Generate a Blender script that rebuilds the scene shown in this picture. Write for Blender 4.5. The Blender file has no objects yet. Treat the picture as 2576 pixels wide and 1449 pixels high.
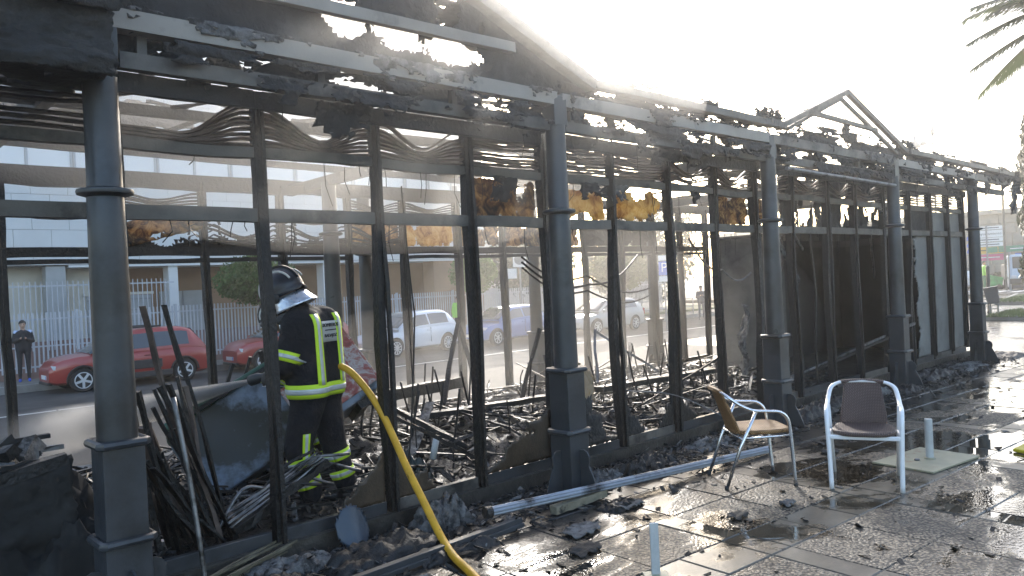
import bpy, bmesh, math, random
from mathutils import Vector, Matrix, noise
from mathutils.bvhtree import BVHTree
random.seed(7)
R_ = math.radians
scene = bpy.context.scene
COL = scene.collection

# ------------------------------------------------------------------ camera
ALPHA, PITCH, ROLL = R_(46.9), R_(0.32), R_(2.69)
fw = Vector((math.cos(ALPHA)*math.cos(PITCH), math.sin(ALPHA)*math.cos(PITCH), -math.sin(PITCH)))
r0 = Vector((math.sin(ALPHA), -math.cos(ALPHA), 0)); u0 = r0.cross(fw)
rt = r0*math.cos(ROLL) - u0*math.sin(ROLL); up = rt.cross(fw)
cam = bpy.data.cameras.new('camera'); cam.sensor_width = 36.0; cam.lens = 36.0*1960/2576
cam.clip_start = 0.05; cam.clip_end = 2000
camo = bpy.data.objects.new('camera', cam); COL.objects.link(camo)
mw = Matrix((rt, up, -fw)).transposed().to_4x4(); mw.translation = Vector((0, 0, 1.7))
camo.matrix_world = mw
scene.camera = camo

# ------------------------------------------------------------------ sky, sun, exposure
SUN_AZ, SUN_EL = R_(44.5), R_(22.5)          # azimuth from +X towards +Y
world = bpy.data.worlds.new('World'); scene.world = world; world.use_nodes = True
nt = world.node_tree; bg = nt.nodes['Background']
sky = nt.nodes.new('ShaderNodeTexSky'); sky.sky_type = 'NISHITA'; sky.sun_disc = False
sky.sun_elevation = SUN_EL; sky.sun_rotation = math.pi/2 - SUN_AZ
sky.dust_density = 2.5; sky.air_density = 1.0; sky.ozone_density = 1.0
nt.links.new(sky.outputs['Color'], bg.inputs['Color']); bg.inputs['Strength'].default_value = 0.15
sl = bpy.data.lights.new('sun', 'SUN'); sl.energy = 1.5; sl.angle = R_(10.0); sl.color = (1.0, 0.965, 0.91)
so = bpy.data.objects.new('sun', sl); COL.objects.link(so); so.location = (20, 20, 30)
sd = Vector((math.cos(SUN_AZ)*math.cos(SUN_EL), math.sin(SUN_AZ)*math.cos(SUN_EL), math.sin(SUN_EL)))
so.rotation_euler = sd.to_track_quat('Z', 'Y').to_euler()
vs = scene.view_settings; vs.view_transform = 'Standard'; vs.look = 'None'; vs.gamma = 1.0
vs.use_curve_mapping = False; vs.exposure = 1.75
cy = scene.cycles
cy.max_bounces = 7; cy.diffuse_bounces = 3; cy.glossy_bounces = 4; cy.transmission_bounces = 4
cy.transparent_max_bounces = 8; cy.volume_bounces = 0; cy.caustics_reflective = False; cy.caustics_refractive = False
cy.sample_clamp_indirect = 6.0; cy.volume_step_rate = 2.0; cy.volume_max_steps = 48
cy.use_denoising = True
try: cy.denoiser = 'OPENIMAGEDENOISE'
except Exception: pass

# ------------------------------------------------------------------ materials
MATS = {}
def nodes_of(name):
    m = bpy.data.materials.new(name); m.use_nodes = True
    t = m.node_tree; return m, t, t.nodes['Principled BSDF']
def pos_node(t, mode='Position'):
    if mode == 'Object':
        n = t.nodes.new('ShaderNodeTexCoord'); return n.outputs['Object']
    n = t.nodes.new('ShaderNodeNewGeometry'); return n.outputs['Position']
def nz(t, vec, scale, detail=4, rough=0.6, dist=0.0):
    n = t.nodes.new('ShaderNodeTexNoise'); n.inputs['Scale'].default_value = scale
    n.inputs['Detail'].default_value = detail; n.inputs['Roughness'].default_value = rough
    n.inputs['Distortion'].default_value = dist
    t.links.new(vec, n.inputs['Vector']); return n.outputs['Fac']
def ramp(t, fac, stops):
    n = t.nodes.new('ShaderNodeValToRGB'); e = n.color_ramp.elements
    e[0].position, e[0].color = stops[0][0], c4(stops[0][1]); e[1].position, e[1].color = stops[1][0], c4(stops[1][1])
    for p, c in stops[2:]:
        k = e.new(p); k.color = c4(c)
    t.links.new(fac, n.inputs['Fac']); return n.outputs['Color']
def c4(c):
    if isinstance(c, (int, float)): return (c, c, c, 1)
    return (*c[:3], 1)
def mixc(t, fac, a, b, mode='MIX'):
    n = t.nodes.new('ShaderNodeMix'); n.data_type = 'RGBA'; n.blend_type = mode
    for s, v in ((0, fac), (6, a), (7, b)):
        if isinstance(v, (int, float)): n.inputs[s].default_value = v if s == 0 else c4(v)
        elif isinstance(v, tuple): n.inputs[s].default_value = c4(v)
        else: t.links.new(v, n.inputs[s])
    return n.outputs[2]
def math_(t, op, a, b=None, clamp=False):
    n = t.nodes.new('ShaderNodeMath'); n.operation = op; n.use_clamp = clamp
    for i, v in ((0, a), (1, b)):
        if v is None: continue
        if isinstance(v, (int, float)): n.inputs[i].default_value = v
        else: t.links.new(v, n.inputs[i])
    return n.outputs[0]
def bump(t, h, strength, dist=0.02):
    n = t.nodes.new('ShaderNodeBump'); n.inputs['Strength'].default_value = strength
    n.inputs['Distance'].default_value = dist; t.links.new(h, n.inputs['Height']); return n.outputs['Normal']
def mat(name, base, rough=0.5, metal=0.0, var=0.35, scale=6.0, patch=None, patch_at=(0.55, 0.65), patch_scale=3.0,
        bmp=0.25, bmp_scale=40.0, bmp_dist=0.01, coat=0.0, spec=0.5, coords='Position', rvar=0.15, sheen=0.0):
    """base colour with noise variation, optional patches of a second colour (soot, rust, ash), fine relief"""
    if name in MATS: return MATS[name]
    m, t, b = nodes_of(name); v = pos_node(t, coords)
    f1 = nz(t, v, scale)
    lo = tuple(x*(1-var) for x in base); hi = tuple(min(1, x*(1+var)) for x in base)
    c = ramp(t, f1, [(0.3, lo), (0.7, hi)])
    rsrc = nz(t, v, scale*1.7, 3)
    r = math_(t, 'ADD', math_(t, 'MULTIPLY', math_(t, 'SUBTRACT', rsrc, 0.5), rvar*2), rough, True)
    if patch:
        pf = nz(t, v, patch_scale, 6, 0.65)
        k = ramp(t, pf, [(patch_at[0], 0.0), (patch_at[1], 1.0)])
        c = mixc(t, k, c, patch)
    t.links.new(c, b.inputs['Base Color']); t.links.new(r, b.inputs['Roughness'])
    b.inputs['Metallic'].default_value = metal; b.inputs['Specular IOR Level'].default_value = spec
    b.inputs['Coat Weight'].default_value = coat; b.inputs['Coat Roughness'].default_value = 0.06
    if sheen: b.inputs['Sheen Weight'].default_value = sheen
    if bmp: t.links.new(bump(t, nz(t, v, bmp_scale, 5, 0.6), bmp, bmp_dist), b.inputs['Normal'])
    MATS[name] = m; return m

CHAR = mat('charred', (0.0085, 0.0078, 0.0075), 0.5, var=0.5, scale=9, patch=(0.026, 0.023, 0.02), patch_at=(0.58, 0.78), patch_scale=7, bmp=0.7, bmp_scale=28, bmp_dist=0.02)
CHARW = mat('charred_timber', (0.0085, 0.0075, 0.007), 0.45, var=0.5, scale=12, patch=(0.034, 0.027, 0.021), patch_at=(0.6, 0.78), patch_scale=5, bmp=0.8, bmp_scale=35, bmp_dist=0.02)
STEEL = mat('painted_steel', (0.042, 0.045, 0.050), 0.36, var=0.25, scale=3, patch=(0.018, 0.018, 0.019), patch_at=(0.52, 0.68), patch_scale=2.2, bmp=0.12, bmp_scale=60, rvar=0.2)
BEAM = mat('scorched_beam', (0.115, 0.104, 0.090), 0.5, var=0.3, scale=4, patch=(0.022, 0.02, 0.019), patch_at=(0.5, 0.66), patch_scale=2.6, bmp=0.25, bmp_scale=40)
BEAMT = mat('glare_tan_beam', (0.33, 0.295, 0.255), 0.55, var=0.15, scale=3, patch=(0.06, 0.055, 0.05), patch_at=(0.58, 0.75), patch_scale=2.0, bmp=0.15)  # tan beam, its washed-out paleness from glare put into the base colour
RUST = mat('heat_browned_metal', (0.11, 0.080, 0.066), 0.5, var=0.4, scale=7, patch=(0.02, 0.017, 0.016), patch_at=(0.5, 0.66), patch_scale=5, bmp=0.3)
SHEET = mat('burnt_felt', (0.026, 0.025, 0.024), 0.75, var=0.5, scale=5, patch=(0.075, 0.072, 0.07), patch_at=(0.56, 0.74), patch_scale=3.5, bmp=0.9, bmp_scale=14, bmp_dist=0.04)
ASH = mat('pale_ash', (0.16, 0.155, 0.15), 0.85, var=0.5, scale=14, patch=(0.03, 0.028, 0.027), patch_at=(0.48, 0.6), patch_scale=9, bmp=0.8, bmp_scale=30, bmp_dist=0.03)
SOOT = mat('soot_black_wall', (0.010, 0.0095, 0.009), 0.8, var=0.5, scale=3, patch=(0.022, 0.021, 0.02), patch_at=(0.55, 0.8), patch_scale=1.5, bmp=0.4, bmp_scale=10)
PANELG = mat('grey_wall_panel', (0.22, 0.217, 0.205), 0.5, var=0.18, scale=2, patch=(0.05, 0.048, 0.045), patch_at=(0.56, 0.8), patch_scale=1.3, bmp=0.15, bmp_scale=20)
ALU = mat('polished_aluminium', (0.80, 0.80, 0.81), 0.24, metal=1.0, var=0.08, scale=20, bmp=0.05, bmp_scale=80, rvar=0.08)
ALUD = mat('dull_metal_tube', (0.20, 0.20, 0.205), 0.4, metal=0.7, var=0.3, scale=10, patch=(0.03, 0.028, 0.026), patch_at=(0.52, 0.66), patch_scale=6, bmp=0.2)
GREYP = mat('galvanised_post', (0.24, 0.25, 0.26), 0.45, var=0.15, scale=5, bmp=0.08)
WHITEP = mat('white_paint', (0.72, 0.73, 0.74), 0.4, var=0.08, scale=4, bmp=0.05)
RUBBER = mat('tyre_rubber', (0.018, 0.018, 0.019), 0.75, var=0.3, scale=10)
DARKP = mat('dark_plastic', (0.028, 0.029, 0.031), 0.5, var=0.3, scale=10)
def wood_glow(name, cols, sc):
    m, t, b = nodes_of(name); v = pos_node(t)
    mp = t.nodes.new('ShaderNodeMapping'); mp.inputs['Scale'].default_value = (1, 1, 0.85); t.links.new(v, mp.inputs['Vector'])
    f = nz(t, mp.outputs['Vector'], sc, 6, 0.7, 0.8)
    c = ramp(t, f, cols)
    t.links.new(c, b.inputs['Base Color']); b.inputs['Roughness'].default_value = 0.6
    tr = t.nodes.new('ShaderNodeBsdfTranslucent'); t.links.new(c, tr.inputs['Color'])
    mx = t.nodes.new('ShaderNodeMixShader'); mx.inputs[0].default_value = 0.6
    t.links.new(b.outputs[0], mx.inputs[1]); t.links.new(tr.outputs[0], mx.inputs[2])
    t.links.new(bump(t, nz(t, mp.outputs['Vector'], sc*4), 0.6, 0.02), b.inputs['Normal'])
    out = t.nodes['Material Output']; t.links.new(mx.outputs[0], out.inputs['Surface'])
    MATS[name] = m; return m
FIBRE = wood_glow('scorched_fibreglass', [(0.30, (0.20, 0.10, 0.04)), (0.42, (0.46, 0.27, 0.09)), (0.54, (0.66, 0.49, 0.20)), (0.70, (0.74, 0.64, 0.38))], 8)
FIBRED = wood_glow('charred_fibreglass', [(0.36, (0.02, 0.015, 0.011)), (0.47, (0.17, 0.085, 0.035)), (0.57, (0.48, 0.30, 0.11)), (0.74, (0.66, 0.52, 0.26))], 8)
def glassm(name, tint=(0.02, 0.025, 0.03), rough=0.04):
    m, t, b = nodes_of(name); b.inputs['Base Color'].default_value = c4(tint); b.inputs['Roughness'].default_value = rough
    b.inputs['Specular IOR Level'].default_value = 0.8; b.inputs['Coat Weight'].default_value = 0.6
    MATS[name] = m; return m
CARGLASS = glassm('tinted_glass', (0.045, 0.055, 0.065)); WINGLASS = glassm('window_glass', (0.14, 0.20, 0.27), 0.03)
def carpaint(name, base): return mat(name, base, 0.32, var=0.04, scale=2, bmp=0, coat=0.8, rvar=0.05)

# ------------------------------------------------------------------ mesh helpers
def tag(o, label=None, cat=None, group=None, kind=None):
    if label: o['label'] = label
    if cat: o['category'] = cat
    if group: o['group'] = group
    if kind: o['kind'] = kind
    return o
def empty(name, loc=(0, 0, 0), label=None, cat=None, group=None, rz=0.0):
    o = bpy.data.objects.new(name, None); COL.objects.link(o); o.location = loc; o.rotation_euler = (0, 0, rz)
    o.empty_display_size = 0.1
    return tag(o, label, cat, group)
def adopt(o, parent):
    if parent is not None:
        o.parent = parent
        o.matrix_parent_inverse = Matrix.Identity(4)
    return o
def wmat(o):
    m = Matrix.LocRotScale(o.location, o.rotation_euler, o.scale)
    return (wmat(o.parent) @ m) if o.parent else m
class MB:
    """collects shapes; build() links them as ONE mesh object (coordinates are in the parent's space unless world=True)"""
    def __init__(s): s.v = []; s.f = []; s.m = []
    def add(s, vs, fs, mi=0):
        n = len(s.v); s.v.extend([Vector(v) for v in vs]); s.f.extend([tuple(i+n for i in f) for f in fs]); s.m.extend([mi]*len(fs)); return s
    def box(s, c, d, rot=None, mi=0):
        hx, hy, hz = d[0]/2, d[1]/2, d[2]/2; c = Vector(c)
        vs = [Vector((x, y, z)) for x in (-hx, hx) for y in (-hy, hy) for z in (-hz, hz)]
        if rot is not None: vs = [rot @ v for v in vs]
        return s.add([v+c for v in vs], [(0, 1, 3, 2), (4, 6, 7, 5), (0, 4, 5, 1), (2, 3, 7, 6), (0, 2, 6, 4), (1, 5, 7, 3)], mi)
    def path(s, pts, w, h, upv=(0, 0, 1), jit=0.0, mi=0):
        """rectangular section swept along points; w across, h along upv"""
        pts = [Vector(p) for p in pts]; upv = Vector(upv); rings = []
        for i, p in enumerate(pts):
            d = (pts[min(i+1, len(pts)-1)] - pts[max(i-1, 0)]).normalized()
            sd_ = d.cross(upv)
            if sd_.length < 1e-4: sd_ = d.cross(Vector((1, 0, 0.1)))
            sd_.normalize(); u_ = sd_.cross(d).normalized()
            ww = w(i/(len(pts)-1)) if callable(w) else w; hh = h(i/(len(pts)-1)) if callable(h) else h
            rings.append([p + sd_*a*ww/2 + u_*b*hh/2 + Vector([random.uniform(-jit, jit) for _ in range(3)]) for a, b in ((-1, -1), (1, -1), (1, 1), (-1, 1))])
        vs = [v for r in rings for v in r]; fs = []
        for i in range(len(rings)-1):
            for k in range(4):
                a, b = i*4+k, i*4+(k+1) % 4; fs.append((a, b, b+4, a+4))
        fs.append((3, 2, 1, 0)); n = len(vs)-4; fs.append((n, n+1, n+2, n+3))
        return s.add(vs, fs, mi)
    def bar(s, p0, p1, w, h, upv=(0, 0, 1), mi=0): return s.path([p0, p1], w, h, upv, 0, mi)
    def rough(s, p0, p1, w, h, n=8, jit=0.006, bend=0.0, upv=(0, 0, 1), mi=0):
        p0, p1 = Vector(p0), Vector(p1); ph = random.uniform(0, 9)
        pts = [p0.lerp(p1, i/n) + Vector((math.sin(ph+i/n*5)*bend, math.cos(ph*1.7+i/n*4)*bend, 0))*(math.sin(math.pi*i/n)) for i in range(n+1)]
        return s.path(pts, w, h, upv, jit, mi)
    def tube(s, pts, r, n=8, mi=0, closed=False):
        pts = [Vector(p) for p in pts]; k = len(pts); vs = []; fs = []; ref = None
        for i, p in enumerate(pts):
            if closed: d = (pts[(i+1) % k] - pts[i-1]).normalized()
            else: d = (pts[min(i+1, k-1)] - pts[max(i-1, 0)]).normalized()
            if ref is None:
                ref = d.cross(Vector((0, 0, 1)))
                if ref.length < 1e-3: ref = d.cross(Vector((1, 0, 0)))
            a = (ref - d*ref.dot(d)).normalized(); b = d.cross(a); ref = a
            rr = r[i] if isinstance(r, (list, tuple)) else r
            vs += [p + (a*math.cos(q*2*math.pi/n) + b*math.sin(q*2*math.pi/n))*rr for q in range(n)]
        for i in range(k if closed else k-1):
            for q in range(n):
                a, b = i*n+q, i*n+(q+1) % n; c = ((i+1) % k)*n
                fs.append((a, b, c+(q+1) % n, c+q))
        if not closed:
            fs.append(tuple(range(n-1, -1, -1))); fs.append(tuple(range((k-1)*n, k*n)))
        return s.add(vs, fs, mi)
    def lathe(s, prof, n=20, c=(0, 0, 0), M=None, mi=0):
        c = Vector(c); vs = []; fs = []
        for r, z in prof:
            for q in range(n):
                a = 2*math.pi*q/n; v = Vector((r*math.cos(a), r*math.sin(a), z)); vs.append((M @ v if M else v) + c)
        for i in range(len(prof)-1):
            for q in range(n):
                a, b = i*n+q, i*n+(q+1) % n; fs.append((a, b, b+n, a+n))
        fs.append(tuple(range(n-1, -1, -1))); fs.append(tuple(range((len(prof)-1)*n, len(prof)*n)))
        return s.add(vs, fs, mi)
    def prism(s, poly, O, U, V, N, mi=0):
        """2-D polygon in plane O+U*x+V*y extruded by vector N"""
        O, U, V, N = Vector(O), Vector(U), Vector(V), Vector(N); n = len(poly)
        a = [O+U*x+V*y for x, y in poly]; b = [p+N for p in a]
        return s.add(a+b, [tuple(range(n-1, -1, -1)), tuple(range(n, 2*n))]+[(i, (i+1) % n, n+(i+1) % n, n+i) for i in range(n)], mi)
    def chip(s, c, sz, mi=0):
        """a small crooked flake or splinter"""
        rot = Matrix.Rotation(random.uniform(0, 6.28), 3, 'Z') @ Matrix.Rotation(random.gauss(0, 0.35), 3, 'X') @ Matrix.Rotation(random.gauss(0, 0.35), 3, 'Y')
        hx, hy, hz = sz[0]/2, sz[1]/2, sz[2]/2; c = Vector(c)
        vs = [rot @ Vector((x*random.uniform(.5, 1.1), y*random.uniform(.5, 1.1), z*random.uniform(.6, 1.3)))+c for x in (-hx, hx) for y in (-hy, hy) for z in (-hz, hz)]
        return s.add(vs, [(0, 1, 3, 2), (4, 6, 7, 5), (0, 4, 5, 1), (2, 3, 7, 6), (0, 2, 6, 4), (1, 5, 7, 3)], mi)
    def mesh(s, name, mats, smooth=False):
        me = bpy.data.meshes.new(name); me.from_pydata([tuple(v) for v in s.v], [], s.f)
        ms = mats if isinstance(mats, (list, tuple)) else [mats]
        for m in ms: me.materials.append(m)
        if len(ms) > 1: me.polygons.foreach_set('material_index', s.m)
        if smooth: me.polygons.foreach_set('use_smooth', [True]*len(me.polygons))
        bm = bmesh.new(); bm.from_mesh(me); bmesh.ops.recalc_face_normals(bm, faces=bm.faces); bm.to_mesh(me); bm.free()
        me.update(); return me
    def build(s, name, mats, parent=None, smooth=False, bevel=0.0, world=False, autosmooth=None):
        me = s.mesh(name, mats, smooth)
        if world and parent is not None: me.transform(wmat(parent).inverted())
        o = bpy.data.objects.new(name, me); COL.objects.link(o); adopt(o, parent)
        if bevel:
            b = o.modifiers.new('bevel', 'BEVEL'); b.width = bevel; b.segments = 2; b.limit_method = 'ANGLE'
        if autosmooth: smooth_angle(me, autosmooth)
        return o
def smooth_angle(me, deg):
    me.polygons.foreach_set('use_smooth', [True]*len(me.polygons))
    try: me.set_sharp_from_angle(angle=R_(deg))
    except Exception: pass
def put(name, me, parent, loc=(0, 0, 0), rot=(0, 0, 0), scale=(1, 1, 1)):
    """one more object that shares mesh data"""
    o = bpy.data.objects.new(name, me); COL.objects.link(o); o.location = loc; o.rotation_euler = rot; o.scale = scale
    return adopt(o, parent)
def copy_tree(o, parent=None):
    c = o.copy(); COL.objects.link(c)
    for ch in list(o.children):
        d = copy_tree(ch); d.parent = c
    if parent is not None: c.parent = parent
    return c
def sheet(name, O, U, V, nu, nv, m, parent, keep=None, disp=None, jit=0.35, thick=0.006, kind=None, seed=0, world=True):
    """thin crumpled sheet with a torn outline: keep(u,v)>0 stays, disp(u,v) pushes it out of its plane"""
    O, U, V = Vector(O), Vector(U), Vector(V); N = U.cross(V).normalized(); rnd = random.Random(seed+int(abs(O.x*97+O.z*31)))
    vs = []
    for j in range(nv+1):
        for i in range(nu+1):
            u = (i+rnd.uniform(-jit, jit))/nu; v = (j+rnd.uniform(-jit, jit))/nv
            vs.append(O+U*u+V*v+N*(disp(u, v) if disp else 0))
    fs = []
    for j in range(nv):
        for i in range(nu):
            a = j*(nu+1)+i; q = (a, a+1, a+nu+2, a+nu+1)
            tris = ((q[0], q[1], q[2]), (q[0], q[2], q[3])) if rnd.random() < .5 else ((q[0], q[1], q[3]), (q[1], q[2], q[3]))
            for k, tr in enumerate(tris):
                if keep is None or keep((i+(.66 if k == 0 else .33))/nu, (j+(.33 if k == 0 else .66))/nv) > 0: fs.append(tr)
    if not fs: return None
    used = sorted({i for f in fs for i in f}); ix = {o: n for n, o in enumerate(used)}
    b = MB(); b.add([vs[i] for i in used], [tuple(ix[i] for i in f) for f in fs])
    me = bpy.data.meshes.new(name); me.from_pydata([tuple(v) for v in b.v], [], b.f); me.materials.append(m)
    if world and parent is not None: me.transform(wmat(parent).inverted())
    me.polygons.foreach_set('use_smooth', [True]*len(me.polygons))
    if kind != 'stuff': biggest(me)
    o = bpy.data.objects.new(name, me); COL.objects.link(o); adopt(o, parent)
    sm = o.modifiers.new('thickness', 'SOLIDIFY'); sm.thickness = thick; sm.offset = 0
    if kind: o['kind'] = kind
    return o
def biggest(me):
    """drop torn-off bits that hang in the air: keep the largest connected piece"""
    bm = bmesh.new(); bm.from_mesh(me); left = set(bm.verts); best = []
    while left:
        st = [left.pop()]; comp = list(st)
        while st:
            v = st.pop()
            for e in v.link_edges:
                w = e.other_vert(v)
                if w in left: left.discard(w); st.append(w); comp.append(w)
        if len(comp) > len(best): best = comp
    keepers = set(best); bmesh.ops.delete(bm, geom=[v for v in bm.verts if v not in keepers], context='VERTS'); bm.to_mesh(me); bm.free()
def fbm(x, y, z=0.0, s=1.0): return noise.fractal(Vector((x*s, y*s, z)), 0.9, 2.0, 4)
def text_mesh(body, size, m, name, M, parent=None, extrude=0.0015, align='CENTER'):
    cu = bpy.data.curves.new(name, 'FONT'); cu.body = body; cu.size = size; cu.extrude = extrude; cu.align_x = align; cu.align_y = 'CENTER'
    cu.resolution_u = 3
    o = bpy.data.objects.new(name, cu); COL.objects.link(o)
    dg = bpy.context.evaluated_depsgraph_get(); me = bpy.data.meshes.new_from_object(o.evaluated_get(dg))
    bpy.data.objects.remove(o); me.transform(M); me.materials.clear(); me.materials.append(m)
    if parent is not None: me.transform(wmat(parent).inverted())
    o2 = bpy.data.objects.new(name, me); COL.objects.link(o2); return adopt(o2, parent)
def frame_mat(O, right, upv):
    """matrix whose local x runs along right, y along upv, z out towards the reader"""
    r = Vector(right).normalized(); u = Vector(upv).normalized(); n = r.cross(u)
    M = Matrix((r, u, n)).transposed().to_4x4(); M.translation = Vector(O); return M
# ================================================================== SETTING: ground, plaza, road
def wet_material(name, kind):
    """paving wet from the hoses: puddle film has a shape of its own; pebbled or smooth slab under it"""
    m, t, b = nodes_of(name); v = pos_node(t)
    sx = t.nodes.new('ShaderNodeSeparateXYZ'); t.links.new(v, sx.inputs[0])
    mp = t.nodes.new('ShaderNodeMapping'); mp.inputs['Scale'].default_value = (0.75, 1.25, 1.0); mp.inputs['Location'].default_value = (3.1, 7.7, 0)
    t.links.new(v, mp.inputs['Vector'])
    pud = nz(t, mp.outputs['Vector'], 0.62, 7, 0.62, 0.5)
    # more standing water out in the open on the right
    grow = math_(t, 'MULTIPLY', math_(t, 'SUBTRACT', sx.outputs[0], 5.0), 0.006)
    grow = math_(t, 'MINIMUM', math_(t, 'MAXIMUM', grow, 0.0), 0.07)
    pf = math_(t, 'ADD', pud, grow)
    for (px, py, pr_, amt) in ((5.45, 2.25, 1.0, .075), (4.7, 2.75, .7, .06), (7.9, 2.1, .9, .09), (11.0, 3.0, 2.2, .07), (3.75, 3.2, 1.0, -.13), (4.2, 2.0, .8, -.06)):
        d_ = t.nodes.new('ShaderNodeVectorMath'); d_.operation = 'DISTANCE'; t.links.new(v, d_.inputs[0]); d_.inputs[1].default_value = (px, py, 0)
        pf = math_(t, 'ADD', pf, math_(t, 'MULTIPLY', math_(t, 'SUBTRACT', 1.0, math_(t, 'DIVIDE', d_.outputs['Value'], pr_), True), amt))
    pm = ramp(t, pf, [(0.49, 0.0), (0.54, 1.0)])
    soot = nz(t, v, 1.4, 6, 0.7)
    # soot and trampled ash, thick where the front burnt down and thinning out over the plaza
    sy = math_(t, 'MULTIPLY', math_(t, 'SUBTRACT', sx.outputs[1], 3.15), 0.55)
    sm = ramp(t, math_(t, 'ADD', soot, sy), [(0.52, 0.0), (0.78, 1.0)])
    if kind == 'pebble':
        vo = t.nodes.new('ShaderNodeTexVoronoi'); vo.inputs['Scale'].default_value = 52; vo.inputs['Randomness'].default_value = 1.0
        t.links.new(v, vo.inputs['Vector'])
        stone = mixc(t, ramp(t, vo.outputs['Color'], [(0.0, 0.0), (1.0, 1.0)]), (0.12, 0.092, 0.062), (0.46, 0.375, 0.27))
        gap = ramp(t, vo.outputs['Distance'], [(0.33, 1.0), (0.60, 0.05)])
        col = mixc(t, 1.0, stone, gap, 'MULTIPLY')
        hgt = math_(t, 'SUBTRACT', 1.0, vo.outputs['Distance'])
        flatten = math_(t, 'SUBTRACT', 1.0, math_(t, 'MULTIPLY', pm, 0.93))
        hgt = math_(t, 'MULTIPLY', hgt, flatten)
        nrm = bump(t, hgt, 0.8, 0.007)
    else:
        f = nz(t, v, 5, 5)
        col = ramp(t, f, [(0.3, (0.10, 0.088, 0.068)), (0.7, (0.19, 0.168, 0.132))])
        hgt = math_(t, 'MULTIPLY', nz(t, v, 55, 4), math_(t, 'SUBTRACT', 1.0, pm))
        nrm = bump(t, hgt, 0.3, 0.004)
    damp = nz(t, v, 2.3, 5, 0.6)
    wetf = ramp(t, damp, [(0.35, 0.5), (0.62, 1.0)])
    col = mixc(t, 1.0, col, wetf, 'MULTIPLY')
    col = mixc(t, pm, col, mixc(t, 1.0, col, (0.6, 0.58, 0.55), 'MULTIPLY'))
    col = mixc(t, sm, col, (0.020, 0.019, 0.018))
    t.links.new(col, b.inputs['Base Color'])
    rg = mixc(t, pm, mixc(t, wetf, 0.36 if kind == 'pebble' else 0.26, 0.62 if kind == 'pebble' else 0.42), 0.015)
    rg = mixc(t, math_(t, 'MULTIPLY', sm, 0.7), rg, 0.35)
    t.links.new(rg, b.inputs['Roughness']); t.links.new(nrm, b.inputs['Normal'])
    b.inputs['Specular IOR Level'].default_value = 0.5
    return m
PEB = wet_material('wet_pebbled_slab', 'pebble'); SMO = wet_material('wet_smooth_slab', 'smooth')
ASPH = mat('asphalt', (0.075, 0.073, 0.070), 0.85, spec=.2, var=0.25, scale=1.2, patch=(0.05, 0.049, 0.048), patch_at=(0.5, 0.62), patch_scale=0.5, bmp=0.4, bmp_scale=120, bmp_dist=0.004)
PAVE = mat('pavement_concrete', (0.19, 0.178, 0.158), 0.85, spec=.2, var=0.2, scale=1.5, patch=(0.13, 0.122, 0.11), patch_at=(0.5, 0.66), patch_scale=0.9, bmp=0.3, bmp_scale=60, bmp_dist=0.005)
KERB = mat('kerb_stone', (0.27, 0.26, 0.24), 0.65, var=0.2, scale=3)
LINE = mat('road_paint', (0.62, 0.61, 0.58), 0.55, var=0.12, scale=8, patch=(0.25, 0.24, 0.23), patch_at=(0.6, 0.7), patch_scale=4)
SOIL = mat('ground_earth', (0.16, 0.145, 0.12), 0.9, var=0.2, scale=0.4)
JOINT = mat('sanded_joint', (0.035, 0.033, 0.030), 0.8, var=0.3, scale=20)

def quad_sheet(name, pts, m, label=None):
    b = MB(); b.add(pts, [tuple(range(len(pts)))]); o = b.build(name, m); o['kind'] = 'structure'
    return o
quad_sheet('ground', [(-600, -600, -0.95), (900, -600, -0.95), (900, 900, -0.95), (-600, 900, -0.95)], SOIL)
# plaza base: joints show between the slabs laid on it; beyond the slabs the same paving runs on
plaza = MB().box((20, -4, -0.112), (80, 32, 0.2)).build('plaza', JOINT); plaza['kind'] = 'structure'
# tiles near the camera, each its own piece
TA = R_(-3.8); e1 = Vector((math.cos(TA), math.sin(TA), 0)); e2 = Vector((-math.sin(TA), math.cos(TA), 0)); T0 = Vector((5.98, 2.28, 0))
def tile_mesh(w, h, m, th=0.05):
    b = MB(); c = 0.006
    x, y = w/2-0.004, h/2-0.004
    b.add([(-x, -y, -th), (x, -y, -th), (x, y, -th), (-x, y, -th), (-x, -y, -c), (x, -y, -c), (x, y, -c), (-x, y, -c),
           (-x+c, -y+c, 0), (x-c, -y+c, 0), (x-c, y-c, 0), (-x+c, y-c, 0)],
          [(0, 1, 5, 4), (1, 2, 6, 5), (2, 3, 7, 6), (3, 0, 4, 7), (4, 5, 9, 8), (5, 6, 10, 9), (6, 7, 11, 10), (7, 4, 8, 11), (8, 9, 10, 11)])
    return b.mesh('slab', m)
SLAB = tile_mesh(0.645, 0.57, PEB); STRIP = tile_mesh(0.43, 0.36, SMO); CROSS = tile_mesh(0.21, 0.57, SMO)
def lay(me, u, v, name):
    p = T0 + e1*u + e2*v; z = random.uniform(-0.003, 0.003)
    if p.y + 0.32 > 4.62: return
    put(name, me, plaza, (p.x-0, p.y-0, z), (random.gauss(0, 0.0025), random.gauss(0, 0.0025), TA))
def in_view(u, v):
    p = T0 + e1*u + e2*v - Vector((0, 0, 1.7)); zc = p.dot(fw)
    if zc < 1.5 or zc > 13.5: return False
    return abs(p.dot(rt)/zc) < 0.72 and abs(p.dot(up)/zc) < 0.46
MOD = 1.5; n_s = 0
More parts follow.
